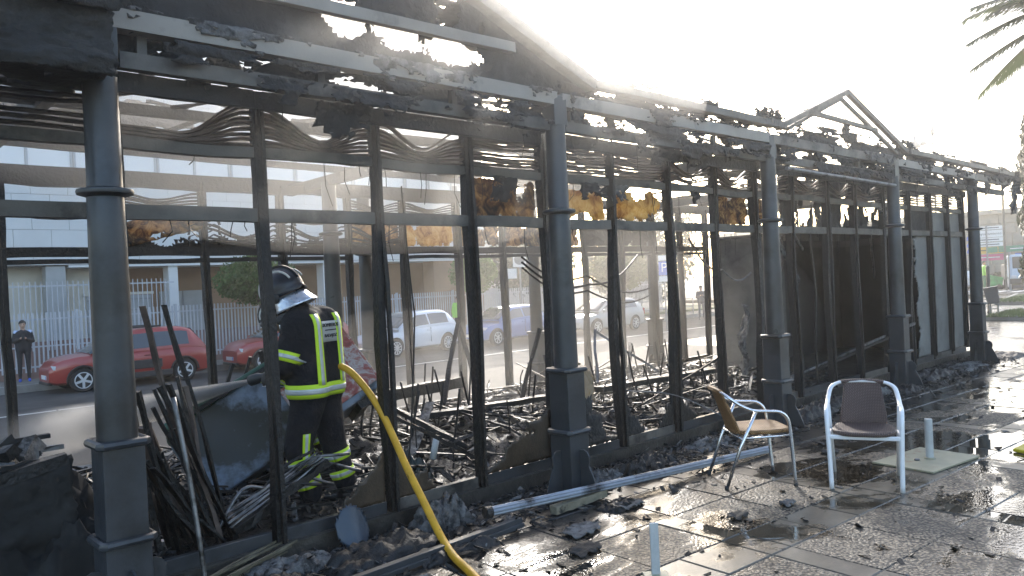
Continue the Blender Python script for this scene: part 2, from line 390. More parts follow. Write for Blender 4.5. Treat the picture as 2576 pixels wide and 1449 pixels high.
for mi_ in range(-4, 6):
    for mj in range(-2, 2):
        uo, vo_ = mi_*MOD, mj*MOD
        for k in range(3):                                   # wide smooth strip along the front
            if in_view(uo+0.215+k*0.43, vo_+0.18): lay(STRIP, uo+0.215+k*0.43, vo_+0.18, 'strip_tile')
        if in_view(uo+1.395, vo_+0.18):
            lay(STRIP, uo+1.395+0.11, vo_+0.18, 'strip_tile') if False else None
        for a in range(2):
            for c in range(2):
                if in_view(uo+0.3225+a*0.645, vo_+0.645+c*0.57): lay(SLAB, uo+0.3225+a*0.645, vo_+0.645+c*0.57, 'pebbled_slab')
            if in_view(uo+1.395, vo_+0.645+a*0.57): lay(CROSS, uo+1.395, vo_+0.645+a*0.57, 'cross_tile')
        if in_view(uo+1.395, vo_+0.18):
            put('strip_tile', STRIPX if 'STRIPX' in globals() else globals().setdefault('STRIPX', tile_mesh(0.21, 0.36, SMO)), plaza, T0+e1*(uo+1.395)+e2*(vo_+0.18), (0, 0, TA))
# the paving beyond the single slabs: strips of the same slabs, too far to tell pieces apart
far = MB()
def far_quad(x0, x1, y0, y1): far.add([(x0, y0, -0.007), (x1, y0, -0.007), (x1, y1, -0.007), (x0, y1, -0.007)], [(0, 1, 2, 3)])
far_quad(-15, 60, -20, 4.6)
far_quad(16.2, 60, 4.6, 12)
fo = far.build('far_paving', PEB, plaza)
# pavilion floor slab and the ground falling away to the road behind
FLOORM = mat('burnt_floor', (0.07, 0.062, 0.053), 0.35, var=0.5, scale=4, patch=(0.02, 0.019, 0.018), patch_at=(0.45, 0.6), patch_scale=2, bmp=0.6, bmp_scale=18, bmp_dist=0.02)
fl = MB(); fl.box((7.3, 6.6, 0.03), (16.9, 3.9, 0.16)); f_o = fl.build('pavilion_floor', FLOORM); f_o['kind'] = 'structure'
rp = MB(); rp.add([(-30, 8.55, -0.004), (16.2, 8.55, -0.004), (16.2, 12.0, -0.42), (-30, 12.0, -0.42), (-30, 12.0, -1.2), (16.2, 12.0, -1.2), (16.2, 8.55, -1.2), (-30, 8.55, -1.2)],
                  [(0, 1, 2, 3), (3, 2, 5, 4), (1, 6, 5, 2), (0, 3, 4, 7)])
o = rp.build('rear_pavement', PAVE); o['kind'] = 'structure'
rp2 = MB(); rp2.add([(16.2, 12.0, -0.42), (30, 12.0, -0.3), (60, 12.0, -0.012), (60, 12.4, -0.44), (16.2, 12.4, -0.44), (16.2, 12.0, -0.42)][:5], [(0, 1, 2, 3, 4)])
kb = MB()
kb.box((10, 12.08, -0.51), (60, 0.16, 0.22)); o = kb.build('near_kerb', KERB); o['kind'] = 'structure'
rd = MB(); rd.box((17, 18.2, -0.72), (110, 12.2, 0.22)); o = rd.build('road', ASPH); o['kind'] = 'structure'
road = o
wl = MB()
for k in range(20):
    wl.box((-20+k*3.6+0.9, 19.35, -0.605), (3.55, 0.10, 0.008))
wl_o = wl.build('lane_line', LINE, road); wl_o['kind'] = 'stuff'
MB().box((17, 13.3, -0.605), (110, 0.12, 0.008)).build('edge_line', LINE, road)
o = MB().box((10, 24.36, -0.53), (120, 0.16, 0.24)).build('far_kerb', KERB); o['kind'] = 'structure'
o = MB().box((10, 28.0, -0.55), (120, 7.1, 0.22)).build('far_pavement', PAVE); o['kind'] = 'structure'
# right-hand side: lawns with kerbs, pavement, side street with a crossing
GRASSB = mat('lawn_soil', (0.055, 0.085, 0.025), 0.9, var=0.35, scale=2.5)
def lawn(name, poly, z=0.1):
    b = MB(); b.prism([(p[0], p[1]) for p in poly], (0, 0, 0), (1, 0, 0), (0, 1, 0), (0, 0, z)); o = b.build(name, GRASSB); o['kind'] = 'structure'
    k = MB(); n = len(poly)
    for i in range(n):
        p, q = Vector((*poly[i], 0.055)), Vector((*poly[(i+1) % n], 0.055)); d = (q-p).normalized()
        k.bar(p-d*0.07, q+d*0.07, 0.14, 0.13)
    k.build('lawn_kerb', KERB, o)
    return o
l1 = lawn('lawn', [(25.0, 3.0), (28.2, 3.4), (28.8, 7.55), (25.6, 7.15)])
l2 = lawn('lawn', [(33.8, 4.4), (41.5, 5.2), (42.6, 10.6), (34.6, 9.3)])
BLADE = mat('grass_blades', (0.085, 0.14, 0.035), 0.6, var=0.4, scale=3, bmp=0)
def grass(name, poly, n, label):
    b = MB(); xs = [p[0] for p in poly]; ys = [p[1] for p in poly]
    for _ in range(n):
        x, y = random.uniform(min(xs)+.3, max(xs)-.3), random.uniform(min(ys)+.4, max(ys)-.4)
        a = random.uniform(0, 6.28); h = random.uniform(0.05, 0.13); w = 0.012; dx, dy = math.cos(a)*w, math.sin(a)*w
        b.add([(x-dx, y-dy, 0.09), (x+dx, y+dy, 0.09), (x+random.gauss(0, .03), y+random.gauss(0, .03), 0.1+h)], [(0, 1, 2)])
    o = b.build(name, BLADE); tag(o, label, 'grass', kind='stuff')
grass('grass', [(25.0, 3.0), (28.8, 3.0), (28.8, 7.55), (25.6, 7.55)], 9000, 'short grass on the nearer lawn by the litter bin')
grass('grass', [(34, 4.4), (42, 4.4), (42, 10), (34, 10)], 14000, 'short grass on the farther lawn by the crossing')
o = MB().box((53, 2, -0.10), (16, 60, 0.212)).build('side_street', ASPH); o['kind'] = 'structure'
cw = o
for k in range(9):
    MB().box((50.2-k*0.02, 8.2+k*0.95, 0.012), (5.5, 0.5, 0.008)).build('crossing_stripe', LINE, cw)
# ================================================================== BACKGROUND: white-panelled building, fence, trees, stone wall
PANW = mat('white_facade_panel', (0.66, 0.67, 0.67), 0.5, var=0.06, scale=0.6, bmp=0.05)
JOINTD = mat('facade_joint', (0.30, 0.30, 0.30), 0.8, var=0.2)
BROWN = mat('brown_render', (0.30, 0.185, 0.11), 0.8, var=0.12, scale=1.0, bmp=0.2)
CREAM = mat('cream_render', (0.62, 0.575, 0.49), 0.8, var=0.08, scale=1.0, bmp=0.15)
GDOOR = mat('grey_metal_door', (0.36, 0.37, 0.37), 0.5, var=0.1, scale=2)
BFRAME = mat('window_frame_grey', (0.42, 0.46, 0.50), 0.4, var=0.1)
PALEG = glassm('sky_white_window', (0.82, 0.84, 0.86), 0.3)  # bright sky reflection put into the near-white glass colour
bld = empty('office_building', (12, 31, -0.45), 'white panelled office block with brown ground floor behind the fence', 'building')
core = MB(); core.box((7.0, 36.3, 8.65), (40.6, 10.3, 11.1)); core.build('upper_wall', JOINTD, bld, world=True)
# staggered cladding panels; the ones that show are single pieces
PW, PH = 1.16, 0.62
PM = MB().box((0, 0, 0), (PW-0.011, 0.05, PH-0.011)).mesh('panel', PANW)
cand = []
WIN_ROWS = [(6.05, 8.05), (10.2, 12.0)]
zrow = 3.12; row = 0; rest = MB()
while zrow+PH < 14.15:
    zc = zrow+PH/2
    x = 27.3-PW/2 - (PW/2 if row % 2 else 0)
    while x > -6:
        inwin = any(a-0.05 < zc < b+0.05 for a, b in WIN_ROWS) and x < 25.2
        if not inwin: cand.append((x, zc))
        x -= PW
    zrow += PH; row += 1
def seen(p):
    q = Vector(p)-Vector((0, 0, 1.7)); zc = q.dot(fw); return zc > 0 and abs(q.dot(rt)/zc) < 0.68 and abs(q.dot(up)/zc) < 0.40
vis = [c for c in cand if seen((c[0], 31.1, c[1]))]
vis.sort(key=lambda c: c[0]**2*0.2+(c[1]-3)**2*6)
singles = set(vis[:290])
wb = wmat(bld).inverted()
for c in cand:
    if c in singles: put('panel', PM, bld, wb @ Vector((c[0], 31.12+random.uniform(-.004, .004), c[1])))
    else: rest.box((c[0], 31.12, c[1]), (PW-0.011, 0.05, PH-0.011))
ro = rest.build('far_panels', PANW, bld, world=True); ro['kind'] = 'stuff'
MB().box((7.0, 36.2, 14.3), (41.0, 10.9, 0.25)).build('roof_edge', PANW, bld, world=True)
# end wall (right) in plain panels
MB().box((27.33, 36.3, 8.65), (0.06, 10.3, 11.1)).build('end_wall', PANW, bld, world=True)
for (a, b) in WIN_ROWS:
    x = 25.2
    while x > -4:
        fr = MB(); w = 2.9; xc = x-w/2; y = 31.13
        for zz in (a+.03, b-.03): fr.box((xc, y, zz), (w-.04, .09, .09))
        for xx in (xc-w/2+.05, xc, xc+w/2-.05): fr.box((xx, y-.002, (a+b)/2), (.08, .09, b-a))
        f_o = fr.build('window', BFRAME, bld, world=True)
        for s in (-1, 1): MB().box((xc+s*w/4, 31.15, (a+b)/2), (w/2-.1, .02, b-a-.1)).build('pane', PALEG, f_o, world=True)
        x -= w
# recessed ground floor
MB().box((22.3, 33.4, 1.3), (10.0, 0.3, 3.6)).build('brown_wall', BROWN, bld, world=True)
MB().box((12.6, 33.2, 1.3), (7.2, 0.3, 3.6)).build('brown_wall', BROWN, bld, world=True)
MB().box((2.5, 32.2, 1.3), (13.0, 0.3, 3.6)).build('cream_wall', CREAM, bld, world=True)
MB().box((25.6, 31.75, 1.3), (3.3, 0.9, 3.6)).build('brown_pier', BROWN, bld, world=True)
MB().box((17.5, 32.3, 3.06), (20, 2.4, 0.08)).build('soffit', PANW, bld, world=True)
for x, w in ((7.1, 0.62), (18.0, .62), (11.15, .35), (0.5, .6)):
    MB().box((x, 31.5, 1.3), (w, 0.6, 3.55)).build('pillar', GDOOR if w > .5 and x < 8 else PANW, bld, world=True)
for x in (4.4, 1.2, 9.4):
    d = MB(); d.box((x, 32.03, 0.75), (2.3, 0.06, 2.4)); do = d.build('shutter_door', PANW if x < 9 else GDOOR, bld, world=True)
    for k in range(6): MB().box((x, 31.99, -0.3+k*0.42), (2.26, 0.03, 0.04)).build('shutter_rib', JOINTD, do, world=True)
    MB().box((x, 32.03, 2.02), (2.5, 0.1, 0.1)).build('door_lintel', CREAM, do, world=True)
d = MB(); d.box((12.15, 33.02, 0.75), (1.9, 0.06, 2.6)); do = d.build('metal_gate', GDOOR, bld, world=True)
MB().box((12.15, 32.97, 0.75), (0.05, 0.04, 2.6)).build('gate_bar', JOINTD, do, world=True)
MB().box((16.5, 32.5, -0.1), (6, 0.5, 0.8)).build('low_wall', mat('dark_vent', (0.03, 0.03, 0.032), 0.6), bld, world=True)
# a lower grey wing behind, to the right
wing = empty('rear_wing', (31, 37, -0.45), 'pale grey low wing standing behind the trees right of the office block', 'building')
MB().box((33.5, 40, 2.2), (12.5, 5, 5.3)).build('wall', mat('pale_grey_render', (0.5, 0.5, 0.49), 0.7, var=.1, scale=.7), wing, world=True)
for k in range(5): 
    w_ = MB().box((28.6+k*2.3, 37.46, 3.0), (1.3, 0.08, 1.2)).build('window', BFRAME, wing, world=True)
    MB().box((28.6+k*2.3, 37.41, 3.0), (1.15, 0.03, 1.05)).build('pane', WINGLASS, w_, world=True)
# ---- street fence: every bar its own piece
FENCE = mat('fence_paint', (0.50, 0.51, 0.54), 0.45, var=0.1, scale=3, bmp=0.05)
PLINTH = mat('reddish_plinth', (0.24, 0.15, 0.125), 0.8, var=0.25, scale=2, bmp=0.3)
fence = empty('street_fence', (18, 26.5, -0.44), 'long pale grey fence of upright bars along the far pavement', 'fence')
wf = wmat(fence).inverted()
FB = MB().box((0, 0, 0), (0.045, 0.02, 1.75)).mesh('bar', FENCE)
nb = 0; x = 3.6
while x < 36.5:
    put('bar', FB, fence, wf @ Vector((x, 26.5, 0.62))); x += 0.118; nb += 1
    if nb > 285: break
for zz in (-0.1, 1.30): MB().box((20.0, 26.53, zz), (33.6, 0.035, 0.05)).build('rail', FENCE, fence, world=True)
for k in range(12): MB().box((3.6+k*2.95, 26.54, 0.55), (0.08, 0.08, 2.0)).build('post', FENCE, fence, world=True)
MB().box((14, 26.62, -0.3), (21.0, 0.25, 0.34)).build('plinth', PLINTH, fence, world=True)
fence2 = empty('yard_fence', (4, 29.6, -0.44), 'taller thin barred fence on a wall in front of the cream ground floor', 'fence')
wf2 = wmat(fence2).inverted(); FB2 = MB().box((0, 0, 0), (0.025, 0.02, 2.3)).mesh('bar', FENCE)
x = 2.6
while x < 10.4:
    put('bar', FB2, fence2, wf2 @ Vector((x, 29.6, 1.35))); x += 0.16
for zz in (0.35, 2.35): MB().box((6.5, 29.63, zz), (8.2, 0.03, 0.05)).build('rail', FENCE, fence2, world=True)
MB().box((9.0, 29.75, 0.0), (13.4, 0.25, 1.0)).build('low_wall', PLINTH, fence2, world=True)

# ---- trees
def leafmat(name, base):
    m, t, b = nodes_of(name); v = pos_node(t); f = nz(t, v, 2.2, 4)
    c = ramp(t, f, [(0.3, tuple(x*0.55 for x in base)), (0.7, tuple(min(1, x*1.5) for x in base))])
    t.links.new(c, b.inputs['Base Color']); b.inputs['Roughness'].default_value = 0.5
    tr = t.nodes.new('ShaderNodeBsdfTranslucent'); t.links.new(c, tr.inputs['Color'])
    mx = t.nodes.new('ShaderNodeMixShader'); mx.inputs[0].default_value = 0.4
    t.links.new(b.outputs[0], mx.inputs[1]); t.links.new(tr.outputs[0], mx.inputs[2])
    t.links.new(mx.outputs[0], t.nodes['Material Output'].inputs['Surface']); return m
LEAFB = leafmat('bright_leaves', (0.10, 0.19, 0.03)); LEAF = leafmat('tree_leaves', (0.06, 0.125, 0.022)); LEAFD = leafmat('dark_leaves', (0.035, 0.062, 0.028)); LEAFY = leafmat('yellowish_leaves', (0.13, 0.155, 0.05))
CYPL = leafmat('cypress_leaves', (0.03, 0.055, 0.025)); PALML = leafmat('palm_leaves', (0.06, 0.085, 0.03))
BARK = mat('bark', (0.12, 0.095, 0.075), 0.85, var=0.4, scale=12, bmp=0.8, bmp_scale=25, bmp_dist=0.03)
def leaves(b, c, rad, n, sz, shell=0.55, rnd=random, flat=0.0):
    cl = [(Vector((rnd.gauss(0, 1), rnd.gauss(0, 1), rnd.gauss(0, 1))).normalized()*rnd.uniform(0.5, 0.95), rnd.uniform(0.22, 0.42)) for _ in range(46)]
    for _ in range(n):
        if rnd.random() < 0.75:
            k, r = rnd.choice(cl); p = k + Vector((rnd.gauss(0, 1), rnd.gauss(0, 1), rnd.gauss(0, 1)))*r*0.5
        else:
            p = Vector((rnd.gauss(0, 1), rnd.gauss(0, 1), rnd.gauss(0, 1))).normalized()*rnd.uniform(shell, 1.0)
        if p.length > 1.08: p = p.normalized()*rnd.uniform(.9, 1.08)
        P = Vector(c)+Vector((p.x*rad[0], p.y*rad[1], p.z*rad[2]))
        a = Vector((rnd.gauss(0, 1), rnd.gauss(0, 1), rnd.gauss(0, 1))).normalized(); q = a.orthogonal().normalized(); w = a.cross(q)
        s = sz*rnd.uniform(.6, 1.4)
        b.add([P-q*s*.5, P+w*s*.28, P+q*s*.5, P-w*s*.28], [(0, 1, 2, 3)])
def tree(name, base, trunk_h, crown_c, rad, n, sz, lm, label, group, lean=0.0, tr=0.11, rnd=None):
    rnd = rnd or random
    o = empty(name, base, label, 'tree', group); B = Vector(base)
    t = MB(); top = Vector(crown_c)-Vector((0, 0, rad[2]*0.35))
    pts = [B+Vector((0, 0, -0.1)), B.lerp(top, .35)+Vector((lean, 0.03, 0)), B.lerp(top, .7)+Vector((lean*.6, -.03, 0)), top]
    t.tube(pts, [tr*1.35, tr, tr*.85, tr*.6], 8)
    for k in range(7):
        a = k*0.9+rnd.random(); d = Vector((math.cos(a)*rad[0]*.6, math.sin(a)*rad[1]*.6, rad[2]*rnd.uniform(.1, .9)))
        st = B.lerp(top, rnd.uniform(.75, 1.0)); t.tube([st, st+d*.5+Vector((0, 0, .1)), st+d], [tr*.45, tr*.3, tr*.12], 5)
    t.build('trunk', BARK, o, smooth=True, world=True)
    c = MB(); leaves(c, crown_c, rad, n, sz, rnd=rnd); cr = c.build('crown', lm, o, world=True)
    return o
tree('clipped_street_tree', (12.2, 25.3, -0.44), 1.6, (11.75, 25.3, 2.25), (1.4, 1.25, .80), 7500, 0.14, LEAF, 'leafy clipped green tree behind the red cars', 'clipped street trees', lean=.12)
tree('clipped_street_tree', (21.45, 25.3, -0.44), 1.6, (21.45, 25.3, 2.2), (1.02, .95, .82), 9500, 0.12, LEAFB, 'rounded clipped tree behind the blue hatchback', 'clipped street trees')
tree('clipped_street_tree', (31.6, 25.6, -0.44), 1.6, (31.6, 25.6, 2.3), (1.6, 1.5, 1.2), 8000, 0.15, LEAFY, 'rounded yellowish tree left of the parking sign', 'clipped street trees')
tree('dark_tree', (36.5, 29.5, -0.6), 2.0, (37.5, 29.5, 3.2), (2.9, 2.6, 3.0), 9000, 0.22, LEAFD, 'dense dark tree behind the parking sign', 'trees beyond the fence', tr=.18)
tree('dark_tree', (42.5, 31.5, -0.6), 2.0, (42.5, 31.5, 3.6), (3.3, 3, 3.4), 8000, 0.25, LEAFD, 'dense dark tree farthest right beyond the road, seen through the burnt frame', 'trees beyond the fence', tr=.2)
tree('pine_tree', (27.6, 28.6, -0.6), 2.0, (27.2, 28.6, 2.6), (1.6, 1.6, 1.5), 3200, 0.2, LEAFD, 'sparse dark pine between two clipped trees behind the fence', 'trees beyond the fence')
tree('olive_tree', (31.0, 31.0, -0.6), 2.0, (31.0, 31.0, 3.0), (2.2, 2, 1.9), 6000, 0.2, LEAFY, 'pale bushy tree behind the fence at mid distance', 'trees beyond the fence')
# cypress at the right edge, palm whose fronds hang into the picture
cy_o = empty('cypress', (23.7, 5.15, 0), 'tall dark cypress cut by the right edge of the picture', 'tree')
t = MB(); t.tube([(23.75, 5.12, -0.1), (23.75, 5.12, 3.0), (23.75, 5.12, 6.4)], [.16, .12, .03], 8); t.build('trunk', BARK, cy_o, smooth=True, world=True)
c = MB(); 
for _ in range(18000):
    z = random.uniform(0.55, 6.7); rr = 0.64*min(1, (7.0-z)/2.4)*min(1, (z-.2)/.6)*(1+.12*math.sin(z*5+random.random())); a = random.uniform(0, 6.28); r = rr*random.uniform(.45, 1.0)
    P = Vector((23.75+math.cos(a)*r, 5.12+math.sin(a)*r, z)); q = Vector((random.gauss(0, .4), random.gauss(0, .4), 1)).normalized(); w = q.orthogonal().normalized(); s = random.uniform(.09, .2)
    c.add([P-q*s*.5, P+w*s*.25, P+q*s*.5, P-w*s*.25], [(0, 1, 2, 3)])
c.build('crown', CYPL, cy_o, world=True)
palm = empty('palm_tree', (18.2, 2.7, 0), 'palm tree outside the right edge, its fronds hanging into the sky', 'palm')
HUB = Vector((18.2, 2.7, 6.5))
t = MB(); t.tube([(18.2, 2.7, -0.05), (18.22, 2.72, 2), (18.18, 2.68, 4.4), HUB], [.26, .22, .2, .24], 12); t.build('trunk', BARK, palm, smooth=True, world=True)
def frond(a, el, L, droop):
    b = MB(); d = Vector((math.cos(a), math.sin(a), 0)); pts = []
    for i in range(15):
        s = i/14; pts.append(HUB + d*L*s*math.cos(el*(1-s*.3)) + Vector((0, 0, L*(math.sin(el)*s - droop*s*s))))
    b.tube(pts, [0.03*(1-.85*i/14) for i in range(15)], 5)
    for i in range(2, 15):
        for h in (0, .2, .4, .6, .8):
            j = min(13, i-1); P = pts[j].lerp(pts[min(14, j+1)], h); tg = (pts[min(14, j+1)]-pts[j]).normalized(); sd_ = tg.cross(Vector((0, 0, 1))).normalized()
            ll = 0.62*math.sin(math.pi*min(1, .14+.80*(i+h)/15))+.10
            for s in (-1, 1):
                tip = P + (sd_*s*.75+tg*.75).normalized()*ll + Vector((0, 0, -.22*ll-random.uniform(0, .08))); w = tg*.034
                b.add([P-w, P+w, tip], [(0, 1, 2)])
    b.build('frond', PALML, palm, world=True)
for k in range(16): frond(k*0.393+random.uniform(-.1, .1), random.uniform(-0.1, .7), random.uniform(2.3, 2.9), random.uniform(.35, .6))
for a, el, L, dr in ((2.45, .22, 2.9, .28), (2.40, .02, 2.9, .30), (2.33, -.2, 2.75, .25), (2.62, .4, 2.7, .33)  ): frond(a, el, L, dr)

# ---- old stone wall far right, its courses as single blocks
STONE = mat('old_stone', (0.33, 0.30, 0.25), 0.85, var=0.25, scale=0.8, patch=(0.20, 0.185, 0.16), patch_at=(.52, .66), patch_scale=.9, bmp=.6, bmp_scale=6, bmp_dist=.05)
rw = empty('stone_rampart', (62, 14, 0), 'old fortress wall of large weathered stone blocks across the far street', 'wall')
MB().box((64.4, 10, 2.5), (3, 60, 5.0)).build('wall_core', STONE, rw, world=True)
wr = wmat(rw).inverted(); SB = [MB().box((0, 0, 0), (0.5, w-.05, .66)).mesh('stone_block', STONE) for w in (1.15, 0.85, 1.4)]
for i in range(7):
    y = 6.0-(i % 2)*.5
    while y < 22:
        k = random.randrange(3); w = (1.15, .85, 1.4)[k]
        put('stone_block', SB[k], rw, wr @ Vector((62.72+random.uniform(-.05, .05), y+w/2, .4+i*.71))); y += w
MB().box((63.0, 10, 5.15), (1.8, 60, 0.3)).build('coping', STONE, rw, world=True)
hg = MB(); leaves(hg, (61.0, 14.5, 0.45), (.6, 6.5, .55), 5000, .2); hg_o = hg.build('low_hedge', LEAFD); tag(hg_o, 'low dark hedge along the foot of the stone wall', 'hedge')
# ================================================================== THE BURNT PAVILION
pav = empty('burnt_pavilion', (8.0, 6.5, 0), 'burnt-out glazed cafe pavilion, charred steel frame with dark grey columns', 'pavilion')
def PB(b, name, m, parent=None, **k):
    k.setdefault('world', True); return b.build(name, m, parent or pav, **k)
FX = [1.22, 4.58, 7.96, 11.43, 14.87]
MX = [0.52, 1.39, 2.25, 3.12, 3.98, 4.82, 5.73, 6.62, 7.50, 8.33, 9.25, 10.20, 11.08, 12.05, 13.05, 13.98, 14.83, 15.60]
RXM = [0.6, 1.48, 2.4, 3.34, 4.24, 5.13, 5.95, 6.85, 7.71, 8.6, 9.45, 10.4, 11.3, 12.15, 13.0]
RC = [2.5, 5.62, 8.73, 11.84]
YF, YG, YR, YRC = 4.30, 4.72, 8.40, 8.80
def sq(cx, cy, h, z): return [(cx-h, cy-h, z), (cx+h, cy-h, z), (cx+h, cy+h, z), (cx-h, cy+h, z)]
def moulding(b, cx, cy, h, z, r=0.022):
    pts = []
    for (x0, y0), (x1, y1) in zip([(-h, -h), (h, -h), (h, h), (-h, h)], [(h, -h), (h, h), (-h, h), (-h, -h)]):
        for t in (0.06, .5, .94): pts.append((cx+x0+(x1-x0)*t, cy+y0+(y1-y0)*t, z))
    b.tube(pts, r, 8, closed=True)
    b.box((cx, cy, z), (2*h, 2*h, r*1.3))
FIN = [(0, 0), (.185, 0), (.175, .05), (.125, .17), (.088, .235), (.098, .27), (.098, .31), (.075, .345), (.04, .36), (0, .355)]
def column(cx, cy, zb=0.0, top=2.95, rings=True, s=1.0, mat_=STEEL):
    sh = MB(); sh.lathe([(.099*s, .95+zb), (.097*s, 1.02+zb), (.095*s, 1.3+zb), (.090*s, 2.0+zb), (.087*s, 2.26+zb), (.084*s, 2.27+zb), (.082*s, top)], 28, (cx, cy, 0))
    c = PB(sh, 'column', mat_, autosmooth=40)
    PB(MB().box((cx, cy, .745+zb), (.202, .202, .49)).box((cx, cy, .245+zb), (.218, .218, .50)), 'pedestal', mat_, c, bevel=0.006)
    for z, h in ((.99, .112), (.50, .119)):
        b = MB(); moulding(b, cx, cy, h, z+zb); PB(b, 'collar', mat_, c, autosmooth=40)
    PB(MB().lathe([(.088, 2.235), (.132, 2.25), (.135, 2.262), (.132, 2.273), (.086, 2.285)], 28, (cx, cy, zb)), 'ring', mat_, c, autosmooth=40)
    for ux, uy in ((1, 0), (-1, 0), (0, -1)):
        b = MB(); n = Vector((-uy, ux, 0)); b.prism(FIN, Vector((cx+ux*.109, cy+uy*.109, zb))-n*.007, (ux, uy, 0), (0, 0, 1), n*.014)
        PB(b, 'scroll_foot', mat_, c)
    return c
for x in FX: column(x, YF)
for x in RC: column(x, YRC, zb=-0.08, top=2.98)
column(4.58, 7.87, zb=0.1, top=2.95)

# ---- uprights: charred, slightly warped, some with torn edges
def mullion(x, y, z0, z1, w=.062, d=.075, bend=.012, lean=0.0, m=CHARW):
    b = MB(); b.rough((x+lean, y, z0), (x, y, z1), w, d, 16, .0045, bend, (0, 1, 0))
    b.rough((x+lean+.012, y-.045, z0), (x+.012, y-.045, z1), w*.45, .03, 12, .004, bend, (0, 1, 0))
    return PB(b, 'mullion', m)
for i, x in enumerate(MX):
    if x > 13.5: mullion(x, YG, .17, 2.97, .07, .075, .004)
    else: mullion(x, YG, 0.02, 2.97, random.uniform(.058, .072), .075, random.uniform(.008, .02)+(.012 if x > 5 else 0), random.uniform(-.015, .03))
for x in (8.6, 9.85, 12.7):                                     # thin warped secondary strips
    b = MB(); b.rough((x+.05, YG+.05, .2), (x-.06, YG+.03, 2.3), .03, .02, 12, .004, .03, (0, 1, 0)); PB(b, 'warped_strip', CHARW)
for i, x in enumerate(RXM):
    mullion(x, YR, -0.02 if x > 4 else 0.05, 2.95, random.uniform(.06, .085), .08, random.uniform(.006, .03), random.uniform(-.02, .03))
# ---- sill panels between uprights
for i in range(1, len(MX)-1):
    x0, x1 = MX[i]+.035, MX[i+1]-.035
    b = MB(); b.box(((x0+x1)/2, YG+.01, .095), (x1-x0, .05, .19)); b.box(((x0+x1)/2, YG-.03, .045), (x1-x0, .05, .018))
    PB(b, 'sill_panel', STEEL if i % 3 else BEAM, bevel=.003)
for i in range(4, len(RXM)-1):
    x0, x1 = RXM[i]+.04, RXM[i+1]-.04
    PB(MB().box(((x0+x1)/2, YR, .11), (x1-x0, .06, .12)), 'sill_panel', CHAR)
# ---- transoms and louvre rails per bay
def hrail(name, xs, y, z, h, d, m, warp=0.0, skip=()):
    for i in range(len(xs)-1):
        if i in skip: continue
        x0, x1 = xs[i]+.03, xs[i+1]-.03; b = MB(); n = 6; s = random.uniform(-1, 1)*warp
        b.path([(x0+(x1-x0)*k/n, y, z+s*math.sin(math.pi*k/n)+random.uniform(-1, 1)*warp*.12) for k in range(n+1)], d, h, (0, 0, 1), .0015)
        PB(b, name, m)
hrail('transom', MX, YG+.002, 2.21, .085, .07, BEAM, .006)
hrail('louvre_rail', MX, YG+.004, 2.61, .065, .065, BEAM, .022)
hrail('head_rail', MX, YG, 2.965, .07, .08, CHAR, .004)
hrail('transom', RXM, YR+.002, 2.20, .09, .07, CHAR, .01)
hrail('transom_rail', RXM, YR-.02, 2.11, .045, .05, CHAR, .012, skip=(5, 9))
hrail('louvre_rail', RXM, YR+.003, 2.60, .08, .065, RUST, .05)
hrail('head_rail', RXM, YR, 2.90, .10, .08, CHAR, .03)
# ---- long beams on the columns
for i in range(len(FX)-1):
    x0, x1 = FX[i]+.09, FX[i+1]-.09
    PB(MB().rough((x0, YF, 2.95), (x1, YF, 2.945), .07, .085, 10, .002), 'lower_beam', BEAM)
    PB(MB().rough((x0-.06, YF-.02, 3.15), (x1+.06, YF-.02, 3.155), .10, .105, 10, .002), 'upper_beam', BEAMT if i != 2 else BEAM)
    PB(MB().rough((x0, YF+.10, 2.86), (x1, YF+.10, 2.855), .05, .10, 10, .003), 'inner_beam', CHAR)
    for k in range(3):
        x = x0+(x1-x0)*(k+.12)/3; PB(MB().box((x, YF+.03, 3.045), (.05, .04, .11)), 'beam_spacer', BEAM)
x0 = FX[4]+.09
PB(MB().rough((x0, YF, 2.95), (16.6, YF, 2.95), .07, .085, 8, .002), 'lower_beam', BEAM)
PB(MB().rough((x0-.06, YF-.02, 3.15), (16.9, YF-.02, 3.15), .10, .105, 8, .002), 'upper_beam', BEAM)
for i in range(1, 5):
    if i == 3: continue
    a = 5.05 if i == 1 else FX[i]; c = FX[i+1] if i < 4 else 17.2
    a = {1: 5.05, 2: 7.96, 4: 12.0}[i]; c = {1: 8.1, 2: 8.3, 4: 17.2}[i]
    PB(MB().rough((a, YF-.02, 3.345), (c, YF-.02, 3.33), .09, .07, 14, .004), 'eave_beam', BEAM)
for x in FX: PB(MB().box((x, YF, 3.06), (.15, .14, .24)), 'column_head', STEEL, bevel=.006)
for x in (-1.0, 1.22, 4.58, 7.96, 11.43, 14.87):
    PB(MB().rough((x, YF+.08, 2.99), (x, YRC, 2.96), .07, .12, 10, .004), 'cross_beam', CHAR)
for y in (5.5, 6.6, 7.6):
    PB(MB().rough((-1.2, y, 3.04+.08*math.sin(y)), (9.6, y, 3.0), .05, .07, 24, .006, .02), 'purlin', CHAR)
PB(MB().rough((-1.5, YRC, 3.02), (15.5, YRC, 3.0), .08, .14, 30, .004), 'rear_beam', CHAR)
# hanging curtain-rod of the third bay
PB(MB().tube([(8.15, YF-.12, 2.83), (11.2, YF-.12, 2.80)], .022, 10), 'awning_tube', ALUD, autosmooth=40)
for x in (8.2, 11.1): PB(MB().box((x, YF-.06, 2.85), (.03, .14, .05)), 'tube_bracket', BEAM)

